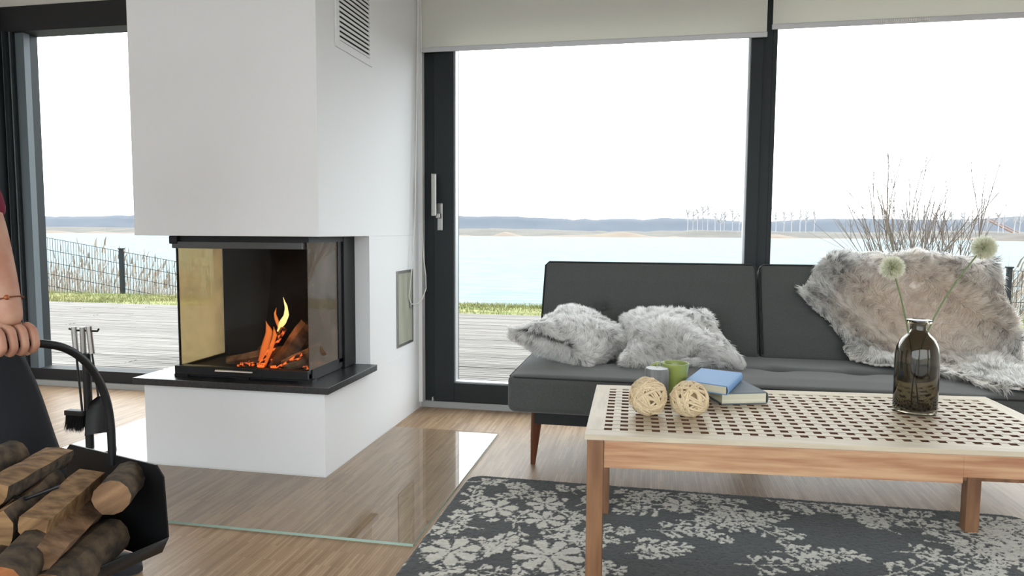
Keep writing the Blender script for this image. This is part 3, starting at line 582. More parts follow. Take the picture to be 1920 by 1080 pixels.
o = link('hide', arrays_mesh('hide', V, Qd, None, None, M_hide, True), th); o.matrix_parent_inverse = Matrix.Translation(-th.location)
nf = 230000; x = rng.uniform(.62, 1.54, nf); t_ = rng.uniform(.02, seg[-1] - .01, nf); k = inside(x, t_); x, t_ = x[k], t_[k]
P, Nn = tsurf(x, t_, .014 * np.ones(len(x)))
ctr = np.clip(1 - np.hypot((x - 1.14) / .40, (t_ - t_of(3.30, .64)) / .27) ** 2.2, 0, 1) ** .6 + rng.normal(0, .08, len(x)); ctr = np.clip(ctr + .35 * np.exp(-((x - 1.2) / .25) ** 2 - ((t_ - t_of(3.1, .41)) / .12) ** 2), 0, 1)
fx_ = ctr
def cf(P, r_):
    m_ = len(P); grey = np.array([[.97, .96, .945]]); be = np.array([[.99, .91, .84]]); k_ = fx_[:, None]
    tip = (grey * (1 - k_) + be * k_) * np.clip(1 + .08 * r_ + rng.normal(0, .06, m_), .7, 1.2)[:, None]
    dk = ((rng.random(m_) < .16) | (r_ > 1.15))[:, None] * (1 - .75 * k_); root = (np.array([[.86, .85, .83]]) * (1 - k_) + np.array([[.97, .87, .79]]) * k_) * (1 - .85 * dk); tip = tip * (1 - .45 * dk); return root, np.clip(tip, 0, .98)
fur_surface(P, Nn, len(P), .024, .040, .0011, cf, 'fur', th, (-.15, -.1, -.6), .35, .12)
MB().box(1.27, 1.40, 2.66, 2.72, .412, .420, .003, rot=Matrix.Rotation(.25, 3, 'Z') @ Matrix.Rotation(.2, 3, 'X')).build('leather_underside', mat('brown_leather', S(122, 82, 62), .6, c2=S(80, 48, 34), nscale=20, bump=.5), th)['label'] = 'brown leather underside turned up at the corner'

# ------------------------------------------------------------------ coffee table
TO = Vector((-.158, 1.752, 0)); TX = Vector((math.cos(.0785), math.sin(.0785), 0)); TY = Vector((-math.sin(.026), math.cos(.026), 0)); TW, TD, TZ = 1.22, .60, .44
tf = lambda a, b_, z: TO + TX * a + TY * b_ + Vector((0, 0, z))
tb = thing('coffee_table', 'pale wooden coffee table with an openwork lattice top on the rug', 'table', (.45, 2.08, .012))
def tbox(name, a0, a1, b0, b1, z0, z1, mt, bev=0):
    o = MB().box(a0, a1, b0, b1, z0, z1, bev, f=tf).build(name, mt, tb)
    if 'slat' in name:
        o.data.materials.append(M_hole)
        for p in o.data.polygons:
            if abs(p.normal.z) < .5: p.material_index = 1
    return o
px, n_c = .0410, 28; py, n_r = .0395, 13; hx, hy = .0205, .0200
mx0 = (TW - (n_c - 1) * px - hx) / 2; my0 = (TD - (n_r - 1) * py - hy) / 2
tbox('front_board', 0, TW, 0, my0, TZ - .013, TZ, M_top, .0015); tbox('back_board', 0, TW, TD - my0, TD, TZ - .013, TZ, M_top, .0015)
tbox('end_board', 0, mx0, my0, TD - my0, TZ - .013, TZ, M_topy); tbox('end_board', TW - mx0, TW, my0, TD - my0, TZ - .013, TZ, M_topy)
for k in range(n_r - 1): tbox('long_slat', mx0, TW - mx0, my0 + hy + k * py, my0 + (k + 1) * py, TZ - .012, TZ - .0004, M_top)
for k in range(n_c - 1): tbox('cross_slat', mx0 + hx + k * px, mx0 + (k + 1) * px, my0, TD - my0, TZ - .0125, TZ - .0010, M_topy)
# aprons, legs
tbox('front_apron', .049, .905, .010, .034, .354, TZ - .0131, M_apron, .001); tbox('front_apron_end', .905, TW - .049, .010, .034, .369, TZ - .0131, M_apron, .001)
tbox('back_apron', .05, TW - .05, TD - .036, TD - .014, .354, TZ - .0131, M_apron, .001)
tbox('side_apron', .014, .034, .05, TD - .05, .354, TZ - .0131, M_apron, .001); tbox('side_apron', TW - .034, TW - .014, .05, TD - .05, .354, TZ - .0131, M_apron, .001)
for a, b_ in ((.006, .006), (.006, TD - .05), (TW - .06, TD - .05)): tbox('leg', a, a + .042, b_, b_ + .04, .013, TZ - .0131, M_leg, .003)
tbox('leg', TW - .048, TW - .006, .006, .046, .013, TZ - .0131, M_leg, .003)
tbox('low_rail', TW - .095, TW + .12, TD - .046, TD - .014, .180, .212, M_leg, .002)

# ------------------------------------------------------------------ things on the table
c = thing('pillar_candle', 'grey pillar candle behind the rattan balls on the table', 'candle', (.022, 2.215, TZ))
MB().lathe([(0, 0), (.035, 0), (.037, .003), (.0372, .087), (.0345, .0905), (.030, .0885), (0, .0875)], (.022, 2.215, TZ), 40).build('wax', mat('grey_wax', S(104, 106, 108), .5, c2=S(132, 134, 136), scale=(60, 60, 8), nscale=1, bump=.2), c, True)
MB().lathe([(0, .0915), (.0338, .0915), (.0338, .0895), (0, .0895)], (.022, 2.215, TZ), 40).build('top_face', mat('pale_wax', S(176, 178, 178), .5), c, True)
MB().tube([(.022, 2.215, TZ + .09), (.023, 2.215, TZ + .106)], .0012, 6).build('wick', mat('wick', (.5, .45, .35), .9), c)
c = thing('mug', 'green mug standing behind the grey candle', 'mug', (.078, 2.27, TZ))
M_mug = mat('green_glaze', S(140, 153, 82), .28, c2=S(150, 162, 92), nscale=4, coat=.3)
MB().lathe([(0, 0), (.029, 0), (.033, .004), (.043, .092), (.0445, .100), (.042, .1), (.038, .092), (.029, .01), (0, .008)], (.078, 2.27, TZ), 40).build('cup', M_mug, c, True)
hp_ = [(-.040 - .028 * math.sin(a) + 0, 0, .052 + .028 * math.cos(a)) for a in [i / 12 * math.pi for i in range(13)]]
MB().tube([(.072 + p[0] * 1.08, 2.27 - .012, TZ + p[2] + .018) for p in hp_], .0055, 10).build('handle', M_mug, c, True)
M_rat = mat('rattan', S(206, 184, 148), .7, c2=S(222, 204, 172), nscale=30, rnd=.05)
def rattan(label, c0, sx_, sz_, seed):
    r_ = random.Random(seed); t = thing('rattan_ball', label, 'ball', (c0[0], c0[1], TZ), 'rattan balls on the coffee table')
    core = MB()
    R_ = .050
    for s in range(40):
        ax = Vector((r_.gauss(0, 1), r_.gauss(0, 1), r_.gauss(0, 1))).normalized(); u = ax.orthogonal().normalized(); v = ax.cross(u); rr = R_ * r_.uniform(.93, 1.03); off = r_.uniform(-.5, .5) * R_
        r2 = math.sqrt(max(rr * rr - off * off, 1e-6)); q = []
        for k in range(29):
            a = k / 28 * 2 * math.pi; p = ax * off + (u * math.cos(a) + v * math.sin(a)) * r2 * (1 + .03 * math.sin(3 * a + s)); q.append((c0[0] + p.x * sx_, c0[1] + p.y, TZ + R_ * sz_ + .002 + p.z * sz_))
        w_ = r_.uniform(.0026, .0042); MB().tube(q, w_, 5, cap=False).build('strand', M_rat, t, True)
    MB().lathe([(R_ * .8 * math.sin(a) * sx_, R_ * sz_ + .002 - R_ * .8 * math.cos(a) * sz_) for a in [i / 10 * math.pi for i in range(11)]], (c0[0], c0[1], TZ), 16).build('core', mat('rattan_core', S(158, 134, 100), .9), t, True)
rattan('pale rattan ball, the left one, in front of the grey candle', (-.003, 1.985), .98, 1.02, 3)
rattan('pale rattan ball, the right one, in front of the green mug', (.110, 1.995), 1.0, .95, 11)
def book(label, corners, z0, z1, cover, grp):
    """corners FL, FR, BR, BL of the cover; spine on the FR-BR side"""
    c = [Vector((*p, 0)) for p in corners]; ctr = sum(c, Vector()) / 4; t = thing('book', label, 'book', (ctr.x, ctr.y, z0), grp)
    ins = lambda k: [ctr + (p - ctr) * k for p in c]
    b1 = MB().poly([(p.x, p.y) for p in c], z0, z0 + .0028); b1.build('cover', cover, t)
    MB().poly([(p.x, p.y) for p in c], z1 - .0028, z1).build('cover', cover, t)
    p_ = ins(.955); p_[1] = c[1] * .985 + ctr * .015; p_[2] = c[2] * .985 + ctr * .015
    MB().poly([(p.x, p.y) for p in p_], z0 + .0028, z1 - .0028).build('pages', M_pages, t)
    d = (c[2] - c[1]); nr = Vector((d.y, -d.x, 0)).normalized()
    if nr.dot(c[1] - ctr) < 0: nr = -nr
    pts = []; h_ = (z1 - z0) / 2
    bm = bmesh.new(); rr = []
    for e_ in (c[1], c[2]):
        rr.append([[bm.verts.new(e_ + nr * (math.sin(a) * .006 - o_) + Vector((0, 0, (z0 + z1) / 2 - math.cos(a) * (h_ - o_ * .3)))) for a in [i / 8 * math.pi for i in range(9)]] for o_ in (0, .0022)])
    for k in range(8):
        for s in (0, 1): bm.faces.new((rr[0][s][k], rr[0][s][k + 1], rr[1][s][k + 1], rr[1][s][k]))
        for e_ in (0, 1): bm.faces.new((rr[e_][0][k], rr[e_][0][k + 1], rr[e_][1][k + 1], rr[e_][1][k]))
    x_ = MB(); x_.bm = bm; x_.build('spine', cover, t, True)
    MB().tube([c[1] + Vector((0, 0, z1)), c[2] + Vector((0, 0, z1))], .0006, 4).build('hinge_groove', cover, t)
M_pages = mat('book_pages', S(222, 218, 196), .9, c2=S(196, 192, 172), scale=(2, 2, 900), nscale=1)
book('thick slate-grey hardback, the lower of the two books', [(.212, 2.15), (.346, 2.195), (.292, 2.385), (.143, 2.375)], TZ + .0005, .475, mat('slate_cloth', S(98, 106, 116), .7, bump=.2, bscale=500), 'books on the coffee table')
book('light blue book lying on top of the grey one', [(.108, 2.185), (.222, 2.125), (.288, 2.345), (.168, 2.395)], .4755, .503, mat('blue_cloth', S(112, 152, 200), .6, bump=.15, bscale=400), 'books on the coffee table')
# vase
vx, vy = .752, 2.19
vs = thing('bottle_vase', 'smoky brown glass bottle vase with long-stemmed flowers on the table', 'vase', (vx, vy, TZ))
M_smoke = bpy.data.materials.new('smoky_glass'); M_smoke.use_nodes = True; b = M_smoke.node_tree.nodes['Principled BSDF']
b.inputs['Base Color'].default_value = (.33, .30, .23, 1); b.inputs['Transmission Weight'].default_value = 1; b.inputs['Roughness'].default_value = .0; b.inputs['IOR'].default_value = 1.48
outer = [(0, 0.001), (.050, 0.001), (.0565, .006), (.0575, .014), (.0575, .165), (.054, .190), (.044, .212), (.030, .226), (.0235, .234), (.0215, .243), (.0215, .256), (.0335, .259), (.035, .263), (.0335, .268), (.019, .270)]
inner = [(.0175, .262), (.0175, .243), (.020, .233), (.027, .223), (.041, .209), (.0505, .189), (.0545, .165), (.0545, .016), (.05, .010), (0, .009)]
MB().lathe(outer + inner, (vx, vy, TZ), 64).build('bottle', M_smoke, vs, True)
M_stem = mat('green_stem', S(108, 128, 84), .6); M_flor = mat('flower_core', S(170, 178, 130), .9)
def allium(label, base, mid, top, seed):
    t = thing('globe_flower', label, 'flower', base, 'globe flowers in the vase')
    q = [Vector(base).lerp(Vector(mid), s) .lerp(Vector(mid).lerp(Vector(top), s), s) for s in [i / 14 for i in range(15)]]
    MB().tube(q, .0022, 8).build('stem', M_stem, t, True)
    c_ = Vector(top); MB().lathe([(.017 * math.sin(a), -.017 * math.cos(a)) for a in [i / 10 * math.pi for i in range(11)]], top, 16).build('flower_core', M_flor, t, True)
    n_ = 2600; D = rng.normal(size=(n_, 3)); D /= np.linalg.norm(D, axis=1)[:, None]; P = np.array(top)[None] + D * .014
    me = strands('florets', P, D, rng.uniform(.014, .023, n_), .0011, rng.normal(size=(n_, 3)) * .12, np.tile([[.62, .66, .45]], (n_, 1)), np.tile([[.92, .92, .82]], (n_, 1)), M_fur)
    o = link('florets', me, t); o.matrix_parent_inverse = Matrix.Translation(-t.location); o['kind'] = 'stuff'
allium('taller pale green globe flower leaning right out of the vase', (vx - .01, vy, TZ + .012), (vx - .02, vy - .01, .69), (.895, 2.16, .915), 1)
allium('shorter pale globe flower leaning left, in front of the throw', (vx + .01, vy, TZ + .012), (vx - .02, vy + .01, .70), (.665, 2.16, .857), 2)

# ------------------------------------------------------------------ rug
RX0, RX1, RY0, RY1 = -.675, 1.235, 1.25, 2.585
cs = .0038; gx = np.arange(RX0, RX1 + cs, cs); gy = np.arange(RY0, RY1 + cs, cs); X, Y = np.meshgrid(gx, gy, indexing='ij')
ledge = RX0 + (2.585 - Y) * .02
pat = np.full(X.shape, -1.0)
def stroke(x0, y0, x1, y1, w0, w1):
    dx, dy = x1 - x0, y1 - y0; L2 = dx * dx + dy * dy
    i0, i1 = np.searchsorted(gx, [min(x0, x1) - .03, max(x0, x1) + .03]); j0, j1 = np.searchsorted(gy, [min(y0, y1) - .03, max(y0, y1) + .03])
    if i1 <= i0 or j1 <= j0: return
    xs, ys = X[i0:i1, j0:j1], Y[i0:i1, j0:j1]; s = np.clip(((xs - x0) * dx + (ys - y0) * dy) / L2, 0, 1); w_ = w0 + (w1 - w0) * s
    d = w_ - np.hypot(xs - x0 - s * dx, ys - y0 - s * dy); pat[i0:i1, j0:j1] = np.maximum(pat[i0:i1, j0:j1], d)
def hole(x0, y0, r_): d = np.hypot(X - x0, Y - y0) - r_; np.minimum(pat, d, out=pat)
def flower(x0, y0, R_, n_, rot=0., w_=.3, gap=True):
    w_ = min(.27, 1.75 / n_)
    for k in range(n_):
        a = rot + k * 2 * math.pi / n_; ca, sa = math.cos(a), math.sin(a)
        stroke(x0 + ca * R_ * .12, y0 + sa * R_ * .12, x0 + ca * R_ * (1 - w_), y0 + sa * R_ * (1 - w_), R_ * .06, R_ * w_)
    hole(x0, y0, R_ * .07)
def sprig(x0, y0, ang, L_, n_, leaf, r_, curve=0.):
    x, y, a = x0, y0, ang
    n_ = max(3, int(n_ * .72))
    for k in range(n_):
        st = L_ / n_; nx_, ny_ = x + math.cos(a) * st, y + math.sin(a) * st; stroke(x, y, nx_, ny_, .0026, .0022); x, y = nx_, ny_; a += curve / n_
        f_ = 1 - .5 * k / n_
        for s in (-1, 1):
            b_ = a + s * r_.uniform(.6, 1.0); l_ = leaf * f_ * r_.uniform(.75, 1.15); stroke(x + math.cos(b_) * l_ * .25, y + math.sin(b_) * l_ * .25, x + math.cos(b_) * l_, y + math.sin(b_) * l_, .0018, .0078 * f_ + .002)
            if r_.random() < .5: b2 = b_ + s * .5; stroke(x + math.cos(b_) * l_ * .5, y + math.sin(b_) * l_ * .5, x + math.cos(b2) * l_ * .9, y + math.sin(b2) * l_ * .9, .0014, .0055)
    stroke(x, y, x + math.cos(a) * leaf * .6, y + math.sin(a) * leaf * .6, .004, .009)
R0 = random.Random(5)
# dense left field
for k in range(105):
    x0, y0 = R0.uniform(RX0, -.12), R0.uniform(RY0, 2.53)
    if y0 > 2.52: continue
    sprig(x0, y0, R0.uniform(0, 6.28), R0.uniform(.06, .16), 4, R0.uniform(.03, .05), R0, R0.uniform(-1, 1))
for fx, fy, R_, n_ in ((-.274, 1.96, .105, 9), (-.345, 2.345, .065, 6), (-.325, 2.215, .07, 6), (-.50, 2.27, .075, 6), (-.56, 1.93, .09, 7), (-.62, 2.08, .05, 5), (.112, 2.425, .06, 6), (-.10, 1.55, .1, 8), (-.5, 1.55, .1, 9)):
    np.copyto(pat, -.002, where=np.hypot(X - fx, Y - fy) < R_ * 1.1); flower(fx, fy, R_, n_, R0.random())
for a in (-.9, -.5, -.1, .3, .8, 2.2, 2.7, 3.2, 3.7): sprig(.112 + .05 * math.cos(a), 2.425 + .05 * math.sin(a), a, .16, 6, .05, R0, R0.uniform(-.5, .5))
for x0, y0, a, L_ in ((.05, 2.28, -.4, .2), (.10, 2.3, 0.1, .25), (0, 2.2, .2, .18), (.22, 2.46, -.55, .30), (.30, 2.36, -.9, .28), (.30, 2.36, .25, .14), (-.06, 2.1, -.1, .16), (-.06, 2.02, .4, .14), (-.02, 2.44, 1.2, .1), (0.02, 2.5, .2, .2)): sprig(x0, y0, a, L_, 7, .055, R0, R0.uniform(-.4, .4))
sprig(.40, 2.555, -.35, .32, 9, .06, R0, .9); sprig(.45, 2.55, -.1, .26, 8, .05, R0, .2); sprig(.58, 2.47, .0, .24, 8, .05, R0, .6); sprig(.42, 2.54, -.6, .12, 4, .05, R0)
# right-hand cluster
for k in range(46):
    x0, y0 = R0.uniform(.78, 1.22), R0.uniform(1.95, 2.50)
    if (y0 - 2.0) < (1.0 - x0) * .9 - .1 or x0 + (2.6 - y0) * -.2 < .70: continue
    sprig(x0, y0, R0.uniform(0, 6.28), R0.uniform(.08, .16), 5, R0.uniform(.035, .055), R0, R0.uniform(-1, 1))
np.copyto(pat, -.002, where=np.hypot(X - 1.09, Y - 2.28) < .085); flower(1.09, 2.28, .085, 8); 
for x0, y0, a, L_ in ((.80, 2.42, -.3, .3), (.84, 2.30, -.2, .3), (.72, 2.2, .1, .25), (.95, 2.2, .3, .2), (1.0, 2.40, .2, .2), (.35, 2.12, .2, .25), (.40, 2.05, .5, .2), (.25, 2.02, .1, .22), (.62, 2.02, .5, .26), (.70, 1.9, .4, .3), (.3, 1.7, .9, .3), (.8, 1.6, .4, .4), (.5, 1.4, 1, .4)): sprig(x0, y0, a, L_, 7, .06, R0, R0.uniform(-.5, .5))
jag = rng.normal(0, .0019, (X.shape[0] // 2 + 1, X.shape[1] // 2 + 1)).repeat(2, 0).repeat(2, 1)[:X.shape[0], :X.shape[1]]; on = np.clip((pat + jag) / .0016 + .5, 0, 1)
on = np.where(Y > 2.55, 0, on) ; on = np.where(Y > 2.556 - .01 * np.sin(X * 30), 0, on)
dark = np.array(S(70, 72, 74)); lightc = np.array(S(200, 198, 190)); streak = rng.normal(0, .07, X.shape)
streak = (streak + np.roll(streak, 1, 0) + np.roll(streak, 2, 0) + np.roll(streak, 3, 0)) / 2
Cc = (dark[None, None] * (1 - on[..., None]) + lightc[None, None] * on[..., None]) * (1 + streak[..., None])
# rounded edges
ex = np.minimum(np.minimum(X - RX0, RX1 - X), np.minimum(Y - RY0, RY1 - Y)); Z = .002 + .013 * np.clip(ex / .012, 0, 1) ** .5 + rng.normal(0, .0009, X.shape) + .0012 * on
# slightly rounded corner outline
XX = X + (ex < .03) * 0; rad = .06
for (cx_, cy_, sx_, sy_) in ((RX0 + rad, RY1 - rad, -1, 1), (RX1 - rad, RY1 - rad, 1, 1)):
    mk = ((X - cx_) * sx_ > 0) & ((Y - cy_) * sy_ > 0); d = np.hypot(X - cx_, Y - cy_); mxd = np.maximum(np.abs(X - cx_), np.abs(Y - cy_)); k_ = np.where(mk & (d > 0), mxd / np.maximum(d, 1e-6), 1); X2 = cx_ + (X - cx_) * k_; Y2 = cy_ + (Y - cy_) * k_; X = np.where(mk, X2, X); Y = np.where(mk, Y2, Y)
nx_, ny_ = X.shape; I, J = np.meshgrid(np.arange(nx_ - 1), np.arange(ny_ - 1), indexing='ij'); a = (I * ny_ + J).ravel()
me = arrays_mesh('rug', np.stack([X.ravel(), Y.ravel(), Z.ravel()], 1), np.stack([a, a + ny_, a + ny_ + 1, a + 1], 1), None, Cc.reshape(-1, 3), attr_mat('rug_pile', 1.0, sheen=.2), True)
tag(link('rug', me), 'dark grey rug with pale woven flowers and sprigs under the coffee table', 'rug')

# ------------------------------------------------------------------ log carrier with logs
CC = Vector((-1.36, 1.28, 0)); CA = Vector((-.28, -.96, 0)); CL = Vector((.96, -.28, 0))
cf_ = lambda l, a, z: CC + CL * l + CA * a + Vector((0, 0, z))
ca = thing('log_carrier', 'black metal log carrier with arched handle held in the hand', 'log carrier', tuple(CC + Vector((0, 0, .14))))
def plate(a):
    bm = MB(); o_ = [(-.19, .38), (-.175, .395), (.165, .395), (.19, .37), (.20, .225), (.12, .16), (-.12, .16), (-.20, .225)]
    v0 = [bm.bm.verts.new(cf_(l, a, z)) for l, z in o_]; v1 = [bm.bm.verts.new(cf_(l, a + .004, z)) for l, z in o_]; n_ = len(o_)
    bm.bm.faces.new(v0); bm.bm.faces.new(v1[::-1])
    for i in range(n_): bm.bm.faces.new((v0[i], v0[(i + 1) % n_], v1[(i + 1) % n_], v1[i]))
    bm.build('end_plate', M_black, ca)
plate(-.215)
rod = [cf_(l, .21, z) for l, z in [(-.19, .37), (-.19, .25), (-.1, .17), (.1, .17), (.19, .25), (.19, .36)]]
MB().tube(rod, .004, 8).build('end_hoop', M_black, ca, True)
bm = bmesh.new(); g = [[bm.verts.new(cf_(l * k_, a, z - (0 if k_ == 1 else .003))) for l, z in [(-.205, .235), (-.18, .185), (-.12, .160), (0, .150), (.12, .160), (.18, .185), (.205, .225)]] for a, k_ in ((-.21, 1), (.21, 1))]
for k in range(6): bm.faces.new((g[0][k], g[0][k + 1], g[1][k + 1], g[1][k]))
x_ = MB(); x_.bm = bm; o = x_.build('cradle', M_black, ca, True); sm = o.modifiers.new('thickness', 'SOLIDIFY'); sm.thickness = .003
arch = [cf_(0, a, z) for a, z in [(-.211, .37), (-.210, .48), (-.195, .56), (-.16, .63), (-.11, .675), (-.05, .695), (0, .70), (.05, .695), (.11, .675), (.16, .63), (.195, .56), (.21, .48), (.212, .20)]]
def smooth_path(p, k=5):
    o_ = []
    for i in range(len(p) - 1):
        a, b_, c_, d_ = p[max(i - 1, 0)], p[i], p[i + 1], p[min(i + 2, len(p) - 1)]
        for q in range(k):
            t = q / k; o_.append(.5 * ((2 * b_) + (c_ - a) * t + (2 * a - 5 * b_ + 4 * c_ - d_) * t * t + (-a + 3 * b_ - 3 * c_ + d_) * t ** 3))
    return o_ + [p[-1]]
MB().tube(smooth_path(arch), .0095, 12).build('handle', M_black, ca, True)
MB().tube([cf_(-.19, .10, .36), cf_(-.05, .06, .385), cf_(.06, .02, .372), cf_(.11, -.02, .395)], .004, 8).build('retaining_rod', M_black, ca, True)
GL = 'split logs in the log carrier'
logs = [ # l, z, a, radius, kind, mats, label
    (-.10, .205, .02, .040, 'split', 0, 'dark-barked split log at the bottom left of the carrier'), (-.01, .192, .05, .036, 'round', 2, 'small round log with orange cut end at the carrier bottom'),
    (.075, .20, .04, .040, 'split', 0, 'brown split log low at the right of the carrier'), (.145, .235, .0, .042, 'round', 0, 'round bark log against the right side of the carrier'),
    (-.15, .26, .06, .044, 'split', 1, 'pale split log at the left side of the carrier'), (-.055, .265, .08, .046, 'split', 1, 'pale triangular split log in the middle of the pile'),
    (.035, .272, .05, .040, 'split', 2, 'orange-toned split log in the middle of the pile'), (.11, .295, .0, .044, 'split', 0, 'dark wedge log right of the pile centre'),
    (-.12, .335, .05, .046, 'split', 2, 'orange wedge log on the left of the upper layer'), (-.02, .335, .02, .047, 'split', 1, 'long pale log across the top of the pile'),
    (.06, .345, -.03, .036, 'split', 1, 'narrow pale log near the top right of the pile'), (.10, .355, -.13, .035, 'round', 0, 'short bark log by the black end plate'),
    (.15, .30, .10, .036, 'round', 2, 'round log with a reddish cut end at the right front of the pile'), (-.17, .31, .12, .038, 'split', 0, 'rough bark log at the left front of the pile'), (.04, .225, .13, .034, 'split', 2, 'small reddish wedge at the front of the pile'),
    (-.07, .392, -.02, .036, 'split', 1, 'topmost pale log on the pile'), (-.15, .40, .04, .032, 'split', 0, 'bark-covered log on top at the left')]
MM = {0: (M_bark, M_char2), 1: (M_bark, M_split), 2: (M_bark, M_splitr)}
rl = random.Random(4)
for i, (l, z, a, R_, kd, mi, lb) in enumerate(logs):
    d = CA + CL * (.75 + rl.uniform(-.2, .2)) + Vector((0, 0, rl.uniform(-.06, .06)))
    place_log('split_log', lb, 'log', GL, cf_(l + .025, a - .02, z), d, R_ * 1.13, (.14 if 'short' in lb else .27), 40 + i, kd, MM[mi], rl.uniform(-2.5, 2.5))

# ------------------------------------------------------------------ person
pe = thing('person', 'person in dark trousers and burgundy top carrying the log carrier, at the left edge', 'person', (-1.85, 1.45, 0))
HND = cf_(0, 0, .70)                         # grip point on the handle
# body skeleton ------------------------------------------------
bv = []; be = []; brad = []; roots = []
def chain(pts, rads, start=None):
    prev = start; idx = []
    for p, r_ in zip(pts, rads):
        bv.append(tuple(p)); brad.append(r_); i = len(bv) - 1; idx.append(i)
        if prev is not None: be.append((prev, i))
        prev = i
    return idx
tor = chain([(-1.93, 1.47, .90), (-1.93, 1.47, 1.02), (-1.92, 1.46, 1.16), (-1.91, 1.45, 1.30), (-1.90, 1.44, 1.40), (-1.885, 1.435, 1.47), (-1.88, 1.43, 1.545), (-1.875, 1.43, 1.60), (-1.875, 1.43, 1.66)], [(.13, .10), (.11, .085), (.125, .09), (.13, .09), (.08, .06), (.048, .048), (.07, .075), (.078, .088), (.06, .07)])
roots.append(0)
rarm = chain([(-1.80, 1.34, 1.37), (-1.73, 1.31, 1.22), (-1.50, 1.30, 1.08), (-1.435, 1.295, .97), (-1.40, 1.29, .86), (-1.372, 1.285, .775), (-1.366, 1.285, .735)], [.05, .043, .042, .042, .036, (.028, .030), (.024, .036)], tor[4])
chain([(-1.96, 1.58, 1.37), (-2.0, 1.63, 1.2), (-2.02, 1.62, 1.07), (-1.96, 1.58, .95), (-1.92, 1.56, .86), (-1.90, 1.56, .80)], [.05, .043, .038, .03, .024, .03], tor[4])
rl_ = chain([(-1.90, 1.55, .84), (-1.83, 1.59, .66), (-1.745, 1.61, .49), (-1.69, 1.63, .30), (-1.60, 1.645, .13), (-1.565, 1.65, .060), (-1.475, 1.65, .040), (-1.395, 1.65, .028)], [.085, .073, .058, .052, .036, .034, .034, .024], tor[0])
ll_ = chain([(-1.96, 1.40, .84), (-1.99, 1.40, .66), (-2.02, 1.40, .48), (-2.08, 1.40, .28), (-2.13, 1.40, .11), (-2.13, 1.40, .055), (-2.04, 1.40, .035), (-1.96, 1.40, .028)], [.085, .073, .058, .052, .036, .034, .034, .024], tor[0])
# fist round the handle: palm on the inner side, four fingers down the near side, curling back under
hd = -CA                                       # along the handle, pointing to the fireplace
nside = Vector((.35, -.94, 0)) * .5 + CL * .5; nside = CL.copy()
for k in range(4):
    s = (-.033 + .022 * k); L_ = (.88, 1.0, .96, .80)[3 - k]; c_ = HND + hd * s
    p0 = c_ + Vector((-.012, 0, .040)); p1 = c_ + nside * .016 + Vector((0, 0, .030 + .003 * (k in (1, 2)))); p2 = c_ + nside * .026 + Vector((0, 0, -.004 * L_)); p3 = c_ + nside * .010 + Vector((0, 0, -.021 * L_)); p4 = c_ - nside * .010 + Vector((0, 0, -.017 * L_))
    i = chain([p0, p1, p2, p3, p4], [.0095, .0098, .0092, .0085, .007]); roots.append(i[0])
i = chain([HND + hd * .03 + Vector((-.02, 0, .03)), HND + hd * .045 - nside * .018 + Vector((0, 0, .008)), HND + hd * .038 - nside * .008 + Vector((0, 0, -.016)), HND + hd * .022 + nside * .006 + Vector((0, 0, -.024))], [.012, .011, .010, .008]); roots.append(i[0])
i = chain([Vector((-1.368, 1.285, .738)) + hd * .0, HND + Vector((-.012, 0, .040)), HND + Vector((-.012, 0, .034)) + hd * .026], [(.026, .028), .022, .019]); roots.append(i[0])
i = chain([HND + Vector((-.014, 0, .038)), HND + Vector((-.014, 0, .034)) - hd * .026], [.021, .018]); roots.append(i[0])
skin('body', bv, be, brad, M_skin, pe, 2, roots).matrix_parent_inverse = Matrix.Translation(-pe.location)
def cloth(name, pts, eds, rad_, m_, rt=(0,)): 
    o = skin(name, pts, eds, rad_, m_, pe, 2, rt); o.matrix_parent_inverse = Matrix.Translation(-pe.location); return o
tr = [(-1.93, 1.47, .92), (-1.93, 1.47, 1.02)] + [bv[i] for i in rl_[:5]] + [bv[i] for i in ll_[:5]]
cloth('trousers', tr, [(0, 1), (0, 2), (2, 3), (3, 4), (4, 5), (5, 6), (0, 7), (7, 8), (8, 9), (9, 10), (10, 11)], [(.145, .115), (.125, .10), .105, .10, .088, .078, .062, .105, .10, .088, .078, .062], M_denim)
sh = [(-1.93, 1.47, .90), bv[tor[1]], bv[tor[2]], bv[tor[3]], bv[tor[4]], (-1.80, 1.34, 1.37), (-1.73, 1.31, 1.22), (-1.50, 1.30, 1.08), (-1.43, 1.296, .955), (-1.96, 1.58, 1.37), (-2.0, 1.63, 1.2), (-2.02, 1.62, 1.07)]
cloth('shirt', sh, [(0, 1), (1, 2), (2, 3), (3, 4), (4, 5), (5, 6), (6, 7), (7, 8), (4, 9), (9, 10), (10, 11)], [(.155, .125), (.14, .11), (.145, .105), (.145, .105), (.09, .07), .065, .062, .060, .056, .062, .054, .048], M_shirt)
cloth('hair', [(-1.885, 1.43, 1.695), (-1.915, 1.435, 1.66), (-1.93, 1.44, 1.58), (-1.94, 1.44, 1.50), (-1.95, 1.44, 1.38)], [(0, 1), (1, 2), (2, 3), (3, 4)], [(.085, .085), (.095, .10), (.08, .10), (.07, .085), .04], M_hair)
def headbits():
    for s in (-1, 1):
        MB().lathe([(.011 * math.sin(a), -.011 * math.cos(a)) for a in [i / 8 * math.pi for i in range(9)]], (-1.813, 1.43 + s * .03, 1.605), 12).build('eye', mat('eye_white', (.8, .8, .8), .2), pe, True)
    MB().tube([(-1.80, 1.43, 1.605), (-1.785, 1.43, 1.585), (-1.778, 1.43, 1.568), (-1.80, 1.43, 1.56)], [.008, .010, .012, .010], 8).build('nose', M_skin, pe, True)
    MB().tube([(-1.808, 1.405, 1.538), (-1.798, 1.43, 1.536), (-1.808, 1.455, 1.538)], [.003, .0065, .003], 8).build('mouth', mat('lips', S(170, 80, 75), .5), pe, True)
headbits()
